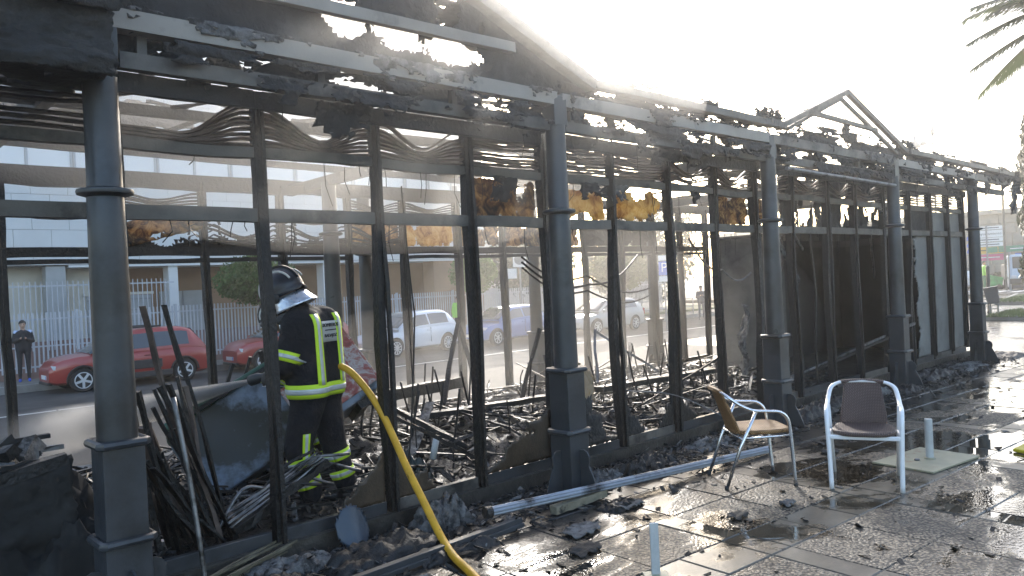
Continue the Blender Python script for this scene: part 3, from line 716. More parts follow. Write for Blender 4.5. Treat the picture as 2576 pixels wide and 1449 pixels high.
# ---- louvre slats, sagged and fanned by the heat
def slats(x0, x1, y, zl, zr, mid, n, m, phase=0.5, drop=()):
    for k in range(n):
        if k in drop: continue
        f = k/(n-1); za = zl[0]+(zl[1]-zl[0])*f; zb = zr[0]+(zr[1]-zr[0])*f; zm = mid[0]+(mid[1]-mid[0])*f
        pts = []
        for i in range(13):
            t = i/12
            if t < phase: s = t/phase; s2 = s*s*(3-2*s); z = za+(zm-za)*s2
            else: s = (t-phase)/(1-phase); s2 = s*s*(3-2*s); z = zm+(zb-zm)*s2
            pts.append((x0+(x1-x0)*t, y+.012*math.sin(k*2.1+t*3), z+random.uniform(-.0025, .0025)))
        PB(MB().path(pts, .034, .012, (0, .25, 1), .0008), 'louvre_slat', m)
g = .035
bays = list(zip(MX[:-1], MX[1:]))
for i, (a, c) in enumerate(bays):
    A, C = a+g, c-g; y = YG+.01
    if i == 0: slats(A, C, y, (2.66, 2.92), (2.66, 2.93), (2.67, 2.90), 8, CHAR, .5, drop=(3,))
    elif i == 1: slats(A, C, y, (2.645, 2.70), (2.66, 2.935), (2.64, 2.69), 9, RUST, .42)
    elif i == 2: slats(A, C, y, (2.66, 2.90), (2.66, 2.90), (2.635, 2.72), 9, RUST, .52)
    elif i == 3: slats(A, C, y, (2.66, 2.92), (2.66, 2.91), (2.64, 2.74), 9, RUST, .5, drop=(7,))
    elif i in (4, 5, 6): slats(A, C, y, (2.655, 2.91), (2.655, 2.91), (2.65, 2.89), 10, BEAM if i == 5 else RUST, .5, drop=(5,) if i == 4 else ())
    elif i in (7, 8, 9, 10, 11, 12): slats(A, C, y, (2.66, 2.90), (2.66, 2.90), (2.64, 2.80-.03*(i % 3)), 8, RUST, .5, drop=(1, 4) if i % 2 else (3,))
    else: slats(A, C, y, (2.66, 2.90), (2.66, 2.90), (2.65, 2.88), 7, BEAM, .5)
for i in range(len(RXM)-1):
    A, C = RXM[i]+.04, RXM[i+1]-.04
    if i in (3, 4, 5): slats(A, C, YR, (2.30, 2.50), (2.30, 2.50), (2.28, 2.36), 5, CHAR, .5, drop=(2,))
    if i in (2, 5, 6, 8): slats(A, C, YR, (2.68, 2.82), (2.68, 2.82), (2.66, 2.74), 5, CHAR, .5)
# curled slat ends left on the rear posts
for x in (3.34, 4.24):
    for s in (-1, 1):
        for k in range(5):
            z = 2.30+k*.055; PB(MB().path([(x+s*.05, YR-.03, z), (x+s*.10, YR-.03, z+.03), (x+s*.16, YR-.03, z+.005), (x+s*.17, YR-.03, z-.03)], .05, .01), 'curled_slat', CHAR)

# ---- panels above the transoms: scorched fibreglass, back-lit
def fibre(x0, x1, y, z0, z1, m, seed, bite=.15, dep=.03):
    rr = random.Random(seed); asp = (x1-x0)/(z1-z0); cs = [((q+.5)/4+rr.uniform(-.1, .1), rr.uniform(.35, .65), rr.uniform(.45, .8)) for q in range(4)]
    def keep(u, v): return max(1-(((u-a)*asp)**2+(v-b)**2)**.5/r for a, b, r in cs)+.35*fbm(u*3.2+seed, v*2.6, seed)-bite*.9
    sheet('insulation_panel', (x0, y, z0), (x1-x0, 0, 0), (0, 0, z1-z0), 26, 14, m, pav, keep, lambda u, v: dep*fbm(u*3+seed, v*3, 2), .3, .012, seed=seed)
for k, (i, m, bt) in enumerate(((4, FIBRED, .12), (5, FIBRE, .35), (6, FIBRE, .3), (8, FIBRED, .2), (9, FIBRED, .4))):
    a, c = bays[i]; fibre(a+.04, c-.04, YG+.06, 2.26, 2.57, m, 11+k*3, bt)
for k, (i, m, bt) in enumerate(((6, FIBRE, .12), (7, FIBRED, .1), (8, FIBRED, .05), (9, FIBRED, .2), (5, FIBRED, .25), (10, SHEET, .1), (11, SHEET, .05))):
    a, c = RXM[i], RXM[i+1]; fibre(a+.04, c-.04, YR+.05, 2.26, 2.56, m, 41+k*3, bt)
for k, i in enumerate((2, 3, 4, 5)):                            # ragged leftovers standing on the rear transom
    a, c = RXM[i], RXM[i+1]
    def kp(u, v, k=k): return .38+.55*fbm(u*2.5+k*7, 0, k)-v+.1*fbm(u*14, v*6, k)
    sheet('torn_panel', (a+.03, YR+.03, 2.24), (c-a-.06, 0, 0), (0, 0, .24), 30, 8, CHAR, pav, kp, lambda u, v: .02*fbm(u*4, v*3, 5), .3, .012)
# panel fallen askew in the rear left bay
b = sheet('fallen_panel', (2.45, YR-.02, 2.23), (.86, -.05, .22), (.06, .1, .26), 22, 8, FIBRED, pav, lambda u, v: .5+fbm(u*2, v*2, 3)-.5*(abs(u-.55) < .16 and v < .25), lambda u, v: .015*fbm(u*3, v*3, 1), .2, .02)

# ---- roof remains
def hole(u, v, cx, cz, rx, rz): return ((u-cx)/rx)**2+((v-cz)/rz)**2-1
def gable_keep(x, z):
    top = 4.11-.383*abs(x-3.0)
    k = top-z
    for cx, cz, rx, rz in ((2.72, 3.45, .15, .10), (3.10, 3.42, .19, .10), (3.62, 3.40, .26, .085), (3.55, 3.66, .12, .14), (3.88, 3.60, .05, .05), (2.45, 3.68, .12, .10)):
        k = min(k, hole(x, z, cx, cz, rx, rz)*.12+.12*fbm(x*3.2, z*3.2, 3)+.05*fbm(x*13, z*13, 1))
    return k
sheet('gable_cladding', (1.0, YF+.05, 3.2), (4.05, 0, 0), (0, 0, .95), 150, 36, SHEET, pav, lambda u, v: gable_keep(1.0+4.05*u, 3.2+.95*v), lambda u, v: .03*fbm(u*9, v*3, 4), .34, .01)
for a, c in (((1.0, 3.34), (3.0, 4.11)), ((3.0, 4.11), (5.03, 3.33))):
    PB(MB().rough((a[0], YF-.02, a[1]), (c[0], YF-.02, c[1]), .11, .10, 12, .003), 'gable_rafter', BEAM)
    PB(MB().rough((a[0], YF+1.6, a[1]-.05), (c[0], YF+1.6, c[1]-.05), .07, .08, 12, .004), 'gable_rafter', CHAR)
PB(MB().rough((1.6, YF+.0, 3.47), (4.15, YF+.0, 3.50), .06, .075, 12, .002), 'gable_tie', BEAMT)
PB(MB().rough((3.0, YF, 4.09), (3.0, YF+3.0, 4.03), .07, .09, 8, .004), 'ridge_beam', CHAR)
# gable roof slopes running back, torn
for s, xe in ((1, 5.03), (-1, 1.0)):
    sheet('roof_slope', (3.0, YF+.08, 4.06), (xe-3.0, 0, -.76), (0, 1.5, 0), 40, 26, SHEET, pav, lambda u, v, s=s: -.02+fbm(u*3+s*5, v*3, 6)*.9-.25*v-.1*(s > 0)*u, lambda u, v: .04*fbm(u*4, v*4, 7), .34, .012)
# torn felt between the two long beams, bay by bay
def band(x0, x1, y, z0, z1, seed, dens, m=SHEET, n=60, name='torn_felt', nv=10):
    def kp(u, v):
        x = x0+(x1-x0)*u
        return dens+.9*fbm(x*1.9+seed, v*.8+seed, seed)+.28*fbm(x*11, v*5, seed+1)-.12*v
    return sheet(name, (x0, y, z0), (x1-x0, 0, 0), (0, 0, z1-z0), n, nv, m, pav, kp, lambda u, v: .03*fbm(u*9+seed, v*3, seed), .36, .008, seed=seed, kind='stuff')
band(1.3, 4.5, YF+.05, 2.98, 3.12, 3, .30, n=90)
band(4.68, 7.9, YF+.05, 2.97, 3.12, 8, .2, n=90); band(4.68, 8.1, YF+.04, 3.2, 3.34, 9, .3, n=90)
band(8.05, 11.35, YF+.05, 2.97, 3.12, 12, .18, n=90); band(8.05, 12.0, YF+.04, 3.2, 3.36, 14, .4, n=90)
band(11.5, 14.8, YF+.05, 2.97, 3.12, 17, .25, n=80); band(12.0, 17.2, YF+.04, 3.2, 3.33, 19, .35, n=110)
band(4.9, 8.3, YF+.0, 3.36, 3.47, 22, -.02, n=110); band(7.9, 11.9, YF+.03, 3.33, 3.45, 24, .02, n=90); band(12.0, 17.4, YF, 3.35, 3.44, 26, -.02, n=110)
for k, i in enumerate((10, 11, 12, 13)):
    a, c = bays[i]; band(a+.03, c-.03, YG+.16, 2.26, 2.95, 61+k, .22, n=30, name='charred_lining', nv=22)
for x0, x1, s in ((1.35, 4.5, 71), (4.7, 7.9, 73), (8.05, 11.3, 75), (11.5, 16.5, 77)):      # rags hanging over the beams
    def rag(zt, h, sd2, dn, x0=x0, x1=x1):
        sheet('beam_rags', (x0, YF-.075-.004*(sd2 % 3), zt-h), (x1-x0, 0, 0), (0, 0, h), 110, 10, SHEET if sd2 % 4 else ASH, pav, lambda u, v: dn+.75*fbm((x0+(x1-x0)*u)*2.1+sd2, v*.4, sd2)+.25*fbm((x0+(x1-x0)*u)*12, v*4, sd2)+.4*(v-.6), lambda u, v: .02*fbm(u*12, v*3, sd2), .36, .008, kind='stuff', seed=sd2)
    rag(2.97, .16, s, -.10); rag(3.22, .15, s+1, -.16); rag(3.08, .12, s+2, -.05)
# charred eave of the near bay, left of the first column
sheet('charred_fascia', (-1.4, 4.02, 2.79), (2.62, 0, 0), (0, .05, .36), 110, 26, SHEET, pav, lambda u, v: .4+.6*fbm(u*3, v*2, 4)+(.3 if .15 < v else -.2), lambda u, v: .02*fbm(u*6, v*9, 9)+.02*fbm(u*24, v*16, 2)+.02*math.sin(v*9), .35, .012)
sheet('charred_fascia', (-1.4, 4.0, 3.1), (2.64, 0, 0), (0, .1, .62), 110, 40, SHEET, pav, lambda u, v: 1, lambda u, v: .018*fbm(u*5, v*14, 12)+.012*fbm(u*26, v*20, 3)+.02*math.sin(v*14), .35, .012)
sheet('charred_soffit', (-1.4, 4.04, 2.80), (2.6, 0, 0), (0, .68, .06), 50, 14, SHEET, pav, lambda u, v: .35+fbm(u*4, v*3, 5), lambda u, v: .04*fbm(u*6, v*3, 2), .35, .02)
PB(MB().rough((-1.4, 4.05, 3.13), (1.2, 4.05, 3.13), .12, .05, 12, .006), 'gutter', CHAR)
# ceiling remnants inside: torn board hanging between rear and front
def ceil(x0, x1, y0, y1, z, seed, dens):
    sheet('hanging_ceiling', (x0, y0, z), (x1-x0, 0, 0), (0, y1-y0, .02), 44, 26, SHEET, pav, lambda u, v: dens+fbm(u*3+seed, v*3, seed), lambda u, v: .09*fbm(u*4, v*4, seed), .36, .012, seed=seed)
ceil(4.7, 7.8, 5.6, 8.2, 3.02, 5, -.28); ceil(8.0, 11.3, 4.9, 8.3, 3.0, 7, .05); ceil(-1.2, 1.0, 4.9, 6.2, 3.0, 9, -.1); ceil(11.4, 15.4, 4.9, 8.3, 3.02, 10, .3)
# sagging roof pieces seen above the rear beam at left
sheet('sagging_roof_piece', (1.35, 6.5, 3.06), (1.25, .1, .06), (.05, .3, .26), 40, 12, SHEET, pav, lambda u, v: .25+.7*fbm(u*3, v*2, 2)+.1*fbm(u*15, v*8, 3), lambda u, v: .05*fbm(u*4, v*3, 5), .35, .012)
sheet('sagging_roof_piece', (2.9, 6.5, 3.14), (1.5, 0, .06), (.05, .35, .20), 34, 12, SHEET, pav, lambda u, v: .2+.7*fbm(u*3, v*2, 8)+.1*fbm(u*15, v*8, 3), lambda u, v: .05*fbm(u*4, v*3, 5), .35, .012)
sheet('sagging_roof_piece', (.6, 6.5, 3.05), (.9, 0, .0), (.05, .4, .22), 34, 12, SHEET, pav, lambda u, v: .12+.7*fbm(u*3, v*2, 18)+.1*fbm(u*15, v*8, 3), lambda u, v: .05*fbm(u*4, v*3, 5), .35, .012)
# charred battens and scraps tangled in the roof void
rv_ = random.Random(31)
for k in range(95):
    x = rv_.uniform(1.3, 15.5); y = rv_.uniform(4.42, 6.6); z = rv_.uniform(2.93, 3.30); L = rv_.uniform(.25, 1.1); an = rv_.gauss(0, .5); tl = rv_.gauss(0, .14)
    d = Vector((math.cos(an), math.sin(an), tl)).normalized()*L/2; c = Vector((x, y, z)); PB(MB().rough(c-d, c+d, rv_.uniform(.02, .07), rv_.uniform(.012, .03), 6, .006, .03), 'roof_batten', CHAR if k % 3 else CHARW)
for k in range(26):
    x = rv_.uniform(1.4, 14.5); w = rv_.uniform(.12, .45); h = rv_.uniform(.08, .24); z = rv_.choice((2.9, 3.1, 3.12, 2.58))
    sheet('hanging_scrap', (x, (YF+.07 if z > 2.7 else YG-.04), z-h), (w, rv_.uniform(-.05, .05), rv_.uniform(-.05, .05)), (rv_.uniform(-.05, .05), 0, h), 14, 9, SHEET if k % 4 else ASH, pav, lambda u, v, k=k: .1+.6*v+.7*fbm(u*3+k, v*2, k)-.2, lambda u, v, k=k: .04*fbm(u*3, v*3, k), .36, .007, seed=k)
# second gable: bare frame
def rft(a, c, w=.07, h=.075, y=YF, m=BEAM): PB(MB().rough((a[0], y, a[1]), (c[0], y, c[1]), w, h, 8, .002), 'gable_rafter', m)
rft((8.22, 3.31), (10.08, 3.96), .06, .06); rft((10.06, 3.96), (12.0, 3.34), .06, .06)
rft((9.93, 3.87), (11.72, 3.30), .04, .04, YF+.03); rft((8.5, 3.33), (9.95, 3.86), .04, .04, YF+.03)
PB(MB().rough((8.95, YF+.02, 3.585), (11.0, YF+.02, 3.56), .05, .05, 8, .002), 'gable_tie', BEAM)
PB(MB().rough((10.05, YF+.03, 3.38), (10.08, YF+.03, 3.60), .11, .05, 6, .012, upv=(0, 1, 0)), 'gable_post', CHAR)
for x0, x1, s in ((11.5, 12.25, 5), (7.7, 8.35, 6)): band(x0, x1, YF-.03, 3.33, 3.50, s, -.02, n=26, name='felt_clump', nv=10)
# ragged end of the eave beyond the last column, rags hanging from it
sheet('hanging_felt', (16.2, YF-.05, 2.95), (1.4, 0, .02), (0, 0, .42), 40, 18, SHEET, pav, lambda u, v: .22+.8*fbm(u*3, v*2.5, 6)+.2*fbm(u*12, v*9, 2)-.6*max(0, .3-v)*(u < .6), lambda u, v: .08*fbm(u*4, v*4, 7), .36, .012)
sheet('hanging_felt', (16.75, YF-.1, 2.55), (.32, 0, .05), (.1, 0, .5), 10, 18, ASH, pav, lambda u, v: .12+.6*fbm(u*2, v*3, 3)+.35*v-.5*abs(u-.5), lambda u, v: .06*fbm(u*4, v*4, 7), .36, .012)
sheet('roof_slope', (15.0, YF+.1, 3.2), (2.2, 0, .03), (0, 3.0, .25), 40, 30, SHEET, pav, lambda u, v: .05+fbm(u*3, v*3, 16)*.9, lambda u, v: .05*fbm(u*4, v*4, 7), .34, .012)
# threads, wires and drips hanging from the rails
for k in range(90):
    x = random.uniform(1.4, 13.0); z = random.choice((2.57, 2.17, 2.9)); y = YG+random.choice((-.02, .03)) if z < 2.8 else YF+.05; L = random.uniform(.04, .28)
    PB(MB().tube([(x, y, z), (x+random.gauss(0, .01), y, z-L*.5), (x+random.gauss(0, .03), y, z-L)], .0035, 4), 'hanging_drip', CHAR)
def cable(pts, r=.008, m=CHAR):
    P = [Vector(p) for p in pts]; out = []
    for i in range(len(P)-1):
        for k in range(8):
            t = k/8; out.append(P[i].lerp(P[i+1], t)-Vector((0, 0, .12*math.sin(math.pi*t))))
    out.append(P[-1]); PB(MB().tube(out, r, 5), 'hanging_cable', m)
cable([(3.55, 5.0, 2.5), (3.62, 5.0, 1.5), (3.5, 5.02, .3)], .007); cable([(3.7, 5.2, 2.2), (3.72, 5.2, .4)], .006)
cable([(5.2, 5.4, 1.9), (6.6, 5.8, 1.65), (8.3, 6.4, 2.0)], .012); cable([(5.2, 5.4, 1.95), (6.7, 5.9, 1.75), (8.8, 6.6, 1.55)], .011); cable([(5.3, 5.5, 1.85), (6.7, 5.9, 1.58), (8.8, 6.6, 1.45)], .011)
cable([(0.85, 4.9, 2.9), (.86, 4.9, 1.9), (.84, 4.9, 1.5)], .004); cable([(7.7, 5.4, 2.3), (7.72, 5.4, 1.2)], .008)
cable([(7.2, 4.85, 2.1), (8.4, 5.2, 1.75), (8.9, 5.1, 1.7)], .012, ALUD)
# ---- burnt service room on the right
rm = PB(MB().box((13.4, 7.0, 1.15), (4.4, .08, 2.2)), 'back_wall', SOOT)
PANELS = mat('sooty_wall_panel', (.085, .082, .076), .6, var=.3, scale=2.5, patch=(.02, .019, .018), patch_at=(.48, .66), patch_scale=1.6, bmp=.3)
PB(MB().box((11.25, 6.45, 1.15), (.07, 1.1, 2.2)), 'side_wall', PANELS)
PB(MB().box((11.22, 6.15, 1.0), (.03, .5, 1.8)), 'side_panel', PANELS)
PB(MB().box((15.6, 5.9, 1.15), (.06, 2.2, 2.2)), 'end_wall', SOOT)
PB(MB().box((13.4, 5.9, 2.27), (4.5, 2.3, .05)), 'room_ceiling', SOOT)
for i in (14, 15, 16):                                         # grey infill panels by the last column
    a, c = bays[i]
    if i == 14:
        sheet('wall_panel', (a+.3, YG+.03, .2), (c-a-.33, 0, 0), (0, 0, 1.98), 12, 60, PANELG, pav, lambda u, v: .15+u*1.3-.9*max(0, .35-abs(v-.18)*.9)*(1-u)+.4*fbm(u*2, v*6, 3)-.25, lambda u, v: .02*fbm(u, v*5, 3)*(1-u), .3, .012)
    else: PB(MB().box(((a+c)/2, YG+.03, 1.18), (c-a-.06, .03, 1.96)), 'wall_panel', PANELG)
    PB(MB().box(((a+c)/2, YG+.035, 2.42), (c-a-.06, .03, .32)), 'upper_panel', PANELG if i > 14 else SHEET)
PB(MB().rough((12.2, 4.95, 2.2), (13.9, 5.6, 1.55), .03, .12, 8, .004), 'fallen_lath', ALUD)
PB(MB().rough((9.3, 4.95, 2.12), (10.15, 5.1, 1.55), .02, .085, 8, .004), 'fallen_lath', ASH)
PB(MB().rough((9.75, 4.95, 2.2), (10.3, 5.1, 1.98), .02, .04, 8, .003), 'fallen_lath', ALUD)
sheet('curled_lining', (9.55, 5.6, .25), (.42, .35, 0), (.1, 0, 1.0), 12, 40, ASH, pav, lambda u, v: .3+.5*fbm(u*2, v*4, 3)-.3*abs(u-.5), lambda u, v: .09*fbm(u*2, v*3, 7), .3, .01)
sheet('curled_lining', (10.0, 5.3, 1.0), (.3, .25, 0), (.12, 0, 1.15), 10, 40, RUST, pav, lambda u, v: .3+.5*fbm(u*2, v*4, 13)-.3*abs(u-.5), lambda u, v: .1*fbm(u*2, v*3, 7), .3, .01)
SCOR = mat('scorched_brown_board', (.045, .03, .018), .45, var=.5, scale=6, patch=(.16, .085, .03), patch_at=(.62, .74), patch_scale=3, bmp=.4)
# cracked glazing leftovers: scorched pane shards in the lower corners
def shard(x0, x1, z0, h, seed, m, slope):
    def kp(u, v): return (u if slope > 0 else 1-u)*1.05-v+.28*fbm(u*4+seed, v*3, seed)-.02
    sheet('glass_shard', (x0, YG-.005, z0), (x1-x0, 0, 0), (0, 0, h), 26, 16, m, pav, kp, None, .25, .008, seed=seed)
shard(4.05, 4.78, .19, .42, 3, SCOR, 1); shard(4.86, 5.68, .19, .75, 5, SHEET, -1); shard(3.16, 3.6, .19, .3, 7, SCOR, -1)
shard(5.78, 6.1, .19, .35, 9, SHEET, -1); shard(6.3, 6.58, .19, .3, 12, CHAR, 1); shard(2.7, 3.08, .19, .35, 14, SCOR, 1); shard(6.66, 7.0, .19, .3, 15, CHAR, -1)
# cracked translucent board left standing behind the second column
BOARD = wood_glow('scorched_board', [(0.3, (0.05, 0.03, 0.015)), (0.42, (0.36, 0.27, 0.16)), (0.6, (0.50, 0.45, 0.36)), (0.75, (0.46, 0.30, 0.10))], 3.5)
sheet('scorched_board', (4.9, YG+.12, .42), (.62, .0, 0), (0, .0, .52), 24, 22, BOARD, pav, lambda u, v: .23-((u-.45)**2+(v-.55)**2)*.85+.10*fbm(u*2.5, v*2.5, 3), lambda u, v: .05*fbm(u*1.5, v*1.5, 3), .25, .01)
# ================================================================== PEOPLE
def capsule(b, p0, p1, r0, r1, n=12):
    p0, p1 = Vector(p0), Vector(p1); d = p1-p0; L = max(d.length, 1e-4); q = d.to_track_quat('Z', 'Y').to_matrix()
    prof = [(max(.0015, r0*math.cos(a)), r0*math.sin(a)) for a in (-1.5, -1.1, -.7, -.3)]+[(r0, 0)]+[(r1, L)]+[(max(.0015, r1*math.cos(a)), L+r1*math.sin(a)) for a in (.3, .7, 1.1, 1.5)]
    b.lathe(prof, n, p0, q)
def seg_dist(p, c):
    a, b_, r0, r1 = c[0], c[1], c[2], c[3]; d = b_-a; t = max(0, min(1, (p-a).dot(d)/max(d.length_squared, 1e-9)))
    return (p-(a+d*t)).length/(r0+(r1-r0)*t)
def body(name, caps, mats, parent, voxel=.022, smooth=4):
    """one continuous figure grown from tapered limbs; material by nearest limb"""
    caps = [(Vector(c[0]), Vector(c[1]), c[2], c[3], c[4]) for c in caps]
    b = MB()
    for c in caps: capsule(b, c[0], c[1], c[2], c[3])
    o = b.build(name, mats[0])
    md = o.modifiers.new('r', 'REMESH'); md.mode = 'VOXEL'; md.voxel_size = voxel; md.use_smooth_shade = True
    if smooth: s = o.modifiers.new('s', 'SMOOTH'); s.factor = .5; s.iterations = smooth
    dg = bpy.context.evaluated_depsgraph_get(); dg.update(); me = bpy.data.meshes.new_from_object(o.evaluated_get(dg))
    bpy.data.objects.remove(o)
    me.materials.clear()
    for m in mats: me.materials.append(m)
    idx = []
    for p in me.polygons:
        c = p.center; idx.append(min(caps, key=lambda k: seg_dist(c, k))[4])
    me.polygons.foreach_set('material_index', idx); me.polygons.foreach_set('use_smooth', [True]*len(idx))
    if parent is not None: me.transform(wmat(parent).inverted())
    o = bpy.data.objects.new(name, me); COL.objects.link(o); adopt(o, parent)
    me.update(); bv = BVHTree.FromPolygons([(wmat(parent) @ v.co if parent else v.co) for v in me.vertices], [tuple(p.vertices) for p in me.polygons])
    return o, bv
def strip_on(bv, path, dirs, width, name, m, parent, off=.007, reach=.5, n_w=3):
    """band of cloth following the body: path points, inward directions, width vector per point"""
    vs = []; n = len(path); fs = []
    for i in range(n):
        for k in range(n_w+1):
            p = Vector(path[i])+Vector(width[i] if isinstance(width, list) else width)*(k/n_w-.5); d = Vector(dirs[i]).normalized()
            h = bv.ray_cast(p-d*reach, d, 1.2)
            vs.append((h[0]-d*off) if h[0] else p)
    for i in range(n-1):
        for k in range(n_w):
            a = i*(n_w+1)+k; fs.append((a, a+1, a+n_w+2, a+n_w+1))
    b = MB(); b.add(vs, fs); me = b.mesh(name, m, True)
    if parent is not None: me.transform(wmat(parent).inverted())
    o = bpy.data.objects.new(name, me); COL.objects.link(o); adopt(o, parent)
    s = o.modifiers.new('t', 'SOLIDIFY'); s.thickness = .004; s.offset = 0
    return o
NAVY = mat('firefighter_navy_cloth', (0.0085, 0.009, 0.0125), 0.8, var=0.35, scale=9, patch=(0.02, 0.019, 0.018), patch_at=(.6, .8), patch_scale=4, bmp=0.9, bmp_scale=11, bmp_dist=.03, spec=.3)
def hivis(name, c):
    m, t, b = nodes_of(name); b.inputs['Base Color'].default_value = c4(c); b.inputs['Roughness'].default_value = .55
    b.inputs['Emission Color'].default_value = c4(c); b.inputs['Emission Strength'].default_value = 0.0; return m
LIME = hivis('fluorescent_lime', (0.62, 0.86, 0.03)); SILVER = mat('reflective_silver', (0.58, 0.60, 0.60), 0.42, metal=.2, var=.06, scale=30, bmp=.05)
SKIN = mat('skin', (0.45, 0.28, 0.20), .55, var=.1); BOOT = mat('black_boot', (0.012, 0.012, 0.013), .4, var=.3); GLOVE = mat('work_glove', (0.06, 0.055, 0.05), .8, var=.3)
HELM = mat('dark_blue_helmet', (0.010, 0.013, 0.022), .34, var=.2, bmp=.05, coat=.15, rvar=.08); FOIL = mat('aluminised_cloth', (0.62, 0.66, 0.74), .3, metal=.8, var=.15, scale=8, bmp=.5, bmp_scale=9, bmp_dist=.03)
LABELW = mat('reflective_label', (0.50, 0.50, 0.48), .5, var=.06, bmp=.1); INK = mat('dark_print', (0.03, 0.03, 0.035), .6)
DIR = Vector((math.cos(R_(115)), math.sin(R_(115)), 0)); LEFT = Vector((-DIR.y, DIR.x, 0))
def hand(caps, wrist, fwd, dn, mi, s=1.0):
    """gloved hand closed round a bar: palm, four fingers of different length, thumb from the side"""
    w, f, d = Vector(wrist), Vector(fwd).normalized(), Vector(dn).normalized(); sd_ = f.cross(d)
    caps.append((w, w+f*.07*s, .036*s, .04*s, mi))
    for k, L in enumerate((.066, .076, .07, .055)):
        r = w+f*.085*s+sd_*(k-1.5)*.021*s; m1 = r+(f*.55+d*.5)*L*.55*s; m2 = m1+(d*.9-f*.35)*L*.55*s
        caps.append((r, m1, .0105*s, .010*s, mi)); caps.append((m1, m2, .010*s, .009*s, mi))
    tb = w+f*.03*s-sd_*.036*s; t1 = tb+(f*.5-sd_*.25+d*.45).normalized()*.042*s; caps.append((tb, t1, .013*s, .012*s, mi)); caps.append((t1, t1+(f*.4+d*.9).normalized()*.032*s, .012*s, .010*s, mi))
def firefighter(name, base, label, jl, front_text=True):
    """jl: joints in world space"""
    o = empty(name, base, label, 'person'); J = {k: Vector(v) for k, v in jl.items()}; caps = []
    C = lambda a, b, r0, r1, m=0: caps.append((J[a] if isinstance(a, str) else Vector(a), J[b] if isinstance(b, str) else Vector(b), r0, r1, m))
    dirv, left = J['dir'], J['left']
    hem = J['pelvis']+Vector((0, 0, .03))
    for s in (1, -1):
        top = J['chest']+left*s*.115+Vector((0, 0, .02)); low = hem+left*s*.10
        C(low, top, .145, .14); C(low-dirv*.03, top-dirv*.03, .135, .135)
        C(J['chest']+left*s*.10, J['shL' if s > 0 else 'shR'], .11, .092)
    C(hem, J['chest'], .14, .15); C(J['chest']+Vector((0, 0, .05)), J['neck'], .11, .075)
    for sfx in 'LR':
        C('sh'+sfx, 'el'+sfx, .096, .078); C('el'+sfx, 'wr'+sfx, .08, .06)
        C('hip'+sfx, 'kn'+sfx, .125, .10); C('kn'+sfx, 'an'+sfx, .10, .084); 
        a = J['an'+sfx]; C(a, a-Vector((0, 0, .10)), .066, .06, 2); C(a-Vector((0, 0, .135))-dirv*.04, a-Vector((0, 0, .14))+dirv*.16, .05, .043, 2)
        hand(caps, J['wr'+sfx], (J['wr'+sfx]-J['el'+sfx]), Vector((0, 0, -1)), 3)
    C('neck', 'head', .065, .085, 1); C(J['head'], J['head']+dirv*.02+Vector((0, 0, .03)), .095, .095, 1); C(J['head']+dirv*.07-Vector((0, 0, .06)), J['head']+dirv*.06, .05, .06, 1)
    C(J['head']+dirv*.105-Vector((0, 0, .02)), J['head']+dirv*.11-Vector((0, 0, .045)), .012, .016, 1)
    bo, bv = body('body', caps, [NAVY, SKIN, BOOT, GLOVE], o, .017, 3)
    # helmet: shell with brim, ridge, visor, earpieces and silver neck curtain
    hc = J['head']+Vector((0, 0, .035)); hz = J['hup']; hx = (dirv-hz*dirv.dot(hz)).normalized(); hy = hz.cross(hx); HM = Matrix((hx, hy, hz)).transposed()
    b = MB(); nu, nv = 28, 14; vs = []; fs = []
    for j in range(nv+1):
        th = math.pi*.60*j/nv
        for i in range(nu):
            ph = 2*math.pi*i/nu; r = Vector((math.sin(th)*math.cos(ph)*.165, math.sin(th)*math.sin(ph)*.138, math.cos(th)*.145))
            if j == nv: r += Vector((.02*math.cos(ph), .015*math.sin(ph), -.01))
            r.z += .02*math.exp(-(math.sin(ph)*math.sin(th)*6)**2)
            vs.append(HM @ r+hc)
    for j in range(nv):
        for i in range(nu):
            a, c = j*nu+i, j*nu+(i+1) % nu; fs.append((a, c, c+nu, a+nu))
    b.add(vs, fs); h = b.build('helmet', HELM, o, smooth=True, world=True); sm = h.modifiers.new('t', 'SOLIDIFY'); sm.thickness = .006
    b = MB(); b.path([hc+HM @ Vector((math.cos(a)*.166, 0, math.sin(a)*.166)) for a in [x*.22-.1 for x in range(15)]], .03, .012, hy); b.build('helmet_crest', HELM, h, world=True)
    for s in (1, -1): b = MB(); b.path([hc+HM @ Vector((math.cos(a)*.155, s*.072, math.sin(a)*.125+.015)) for a in [x*.25-.05 for x in range(13)]], .012, .008, hy); b.build('helmet_trim', SILVER, h, world=True)
    vs = []; fs = []; b = MB()
    for j in range(5):
        for i in range(13):
            a = (i/12-.5)*2.2; r = .172-.004*j; vs.append(hc+HM @ Vector((math.cos(a)*r, math.sin(a)*.148, -.015-.033*j)))
    for j in range(4):
        for i in range(12): a = j*13+i; fs.append((a, a+1, a+14, a+13))
    b.add(vs, fs); v_ = b.build('visor', mat('dark_visor', (0.02, 0.02, 0.022), .08, var=.05, bmp=0, coat=1), h, smooth=True, world=True); v_.modifiers.new('t', 'SOLIDIFY').thickness = .004
    vs = []; fs = []; b = MB()
    for j in range(6):
        for i in range(19):
            a = math.pi+(i/18-.5)*3.3; f = j/5; r = .148+.06*f+.012*math.sin(i*1.7)*f; vs.append(hc+HM @ Vector((math.cos(a)*r, math.sin(a)*(.130+.03*f), -.06-.12*f+.02*f*f)))
    for j in range(5):
        for i in range(18): a = j*19+i; fs.append((a, a+1, a+20, a+19))
    b.add(vs, fs); v_ = b.build('neck_curtain', FOIL, h, smooth=True, world=True); v_.modifiers.new('t', 'SOLIDIFY').thickness = .004
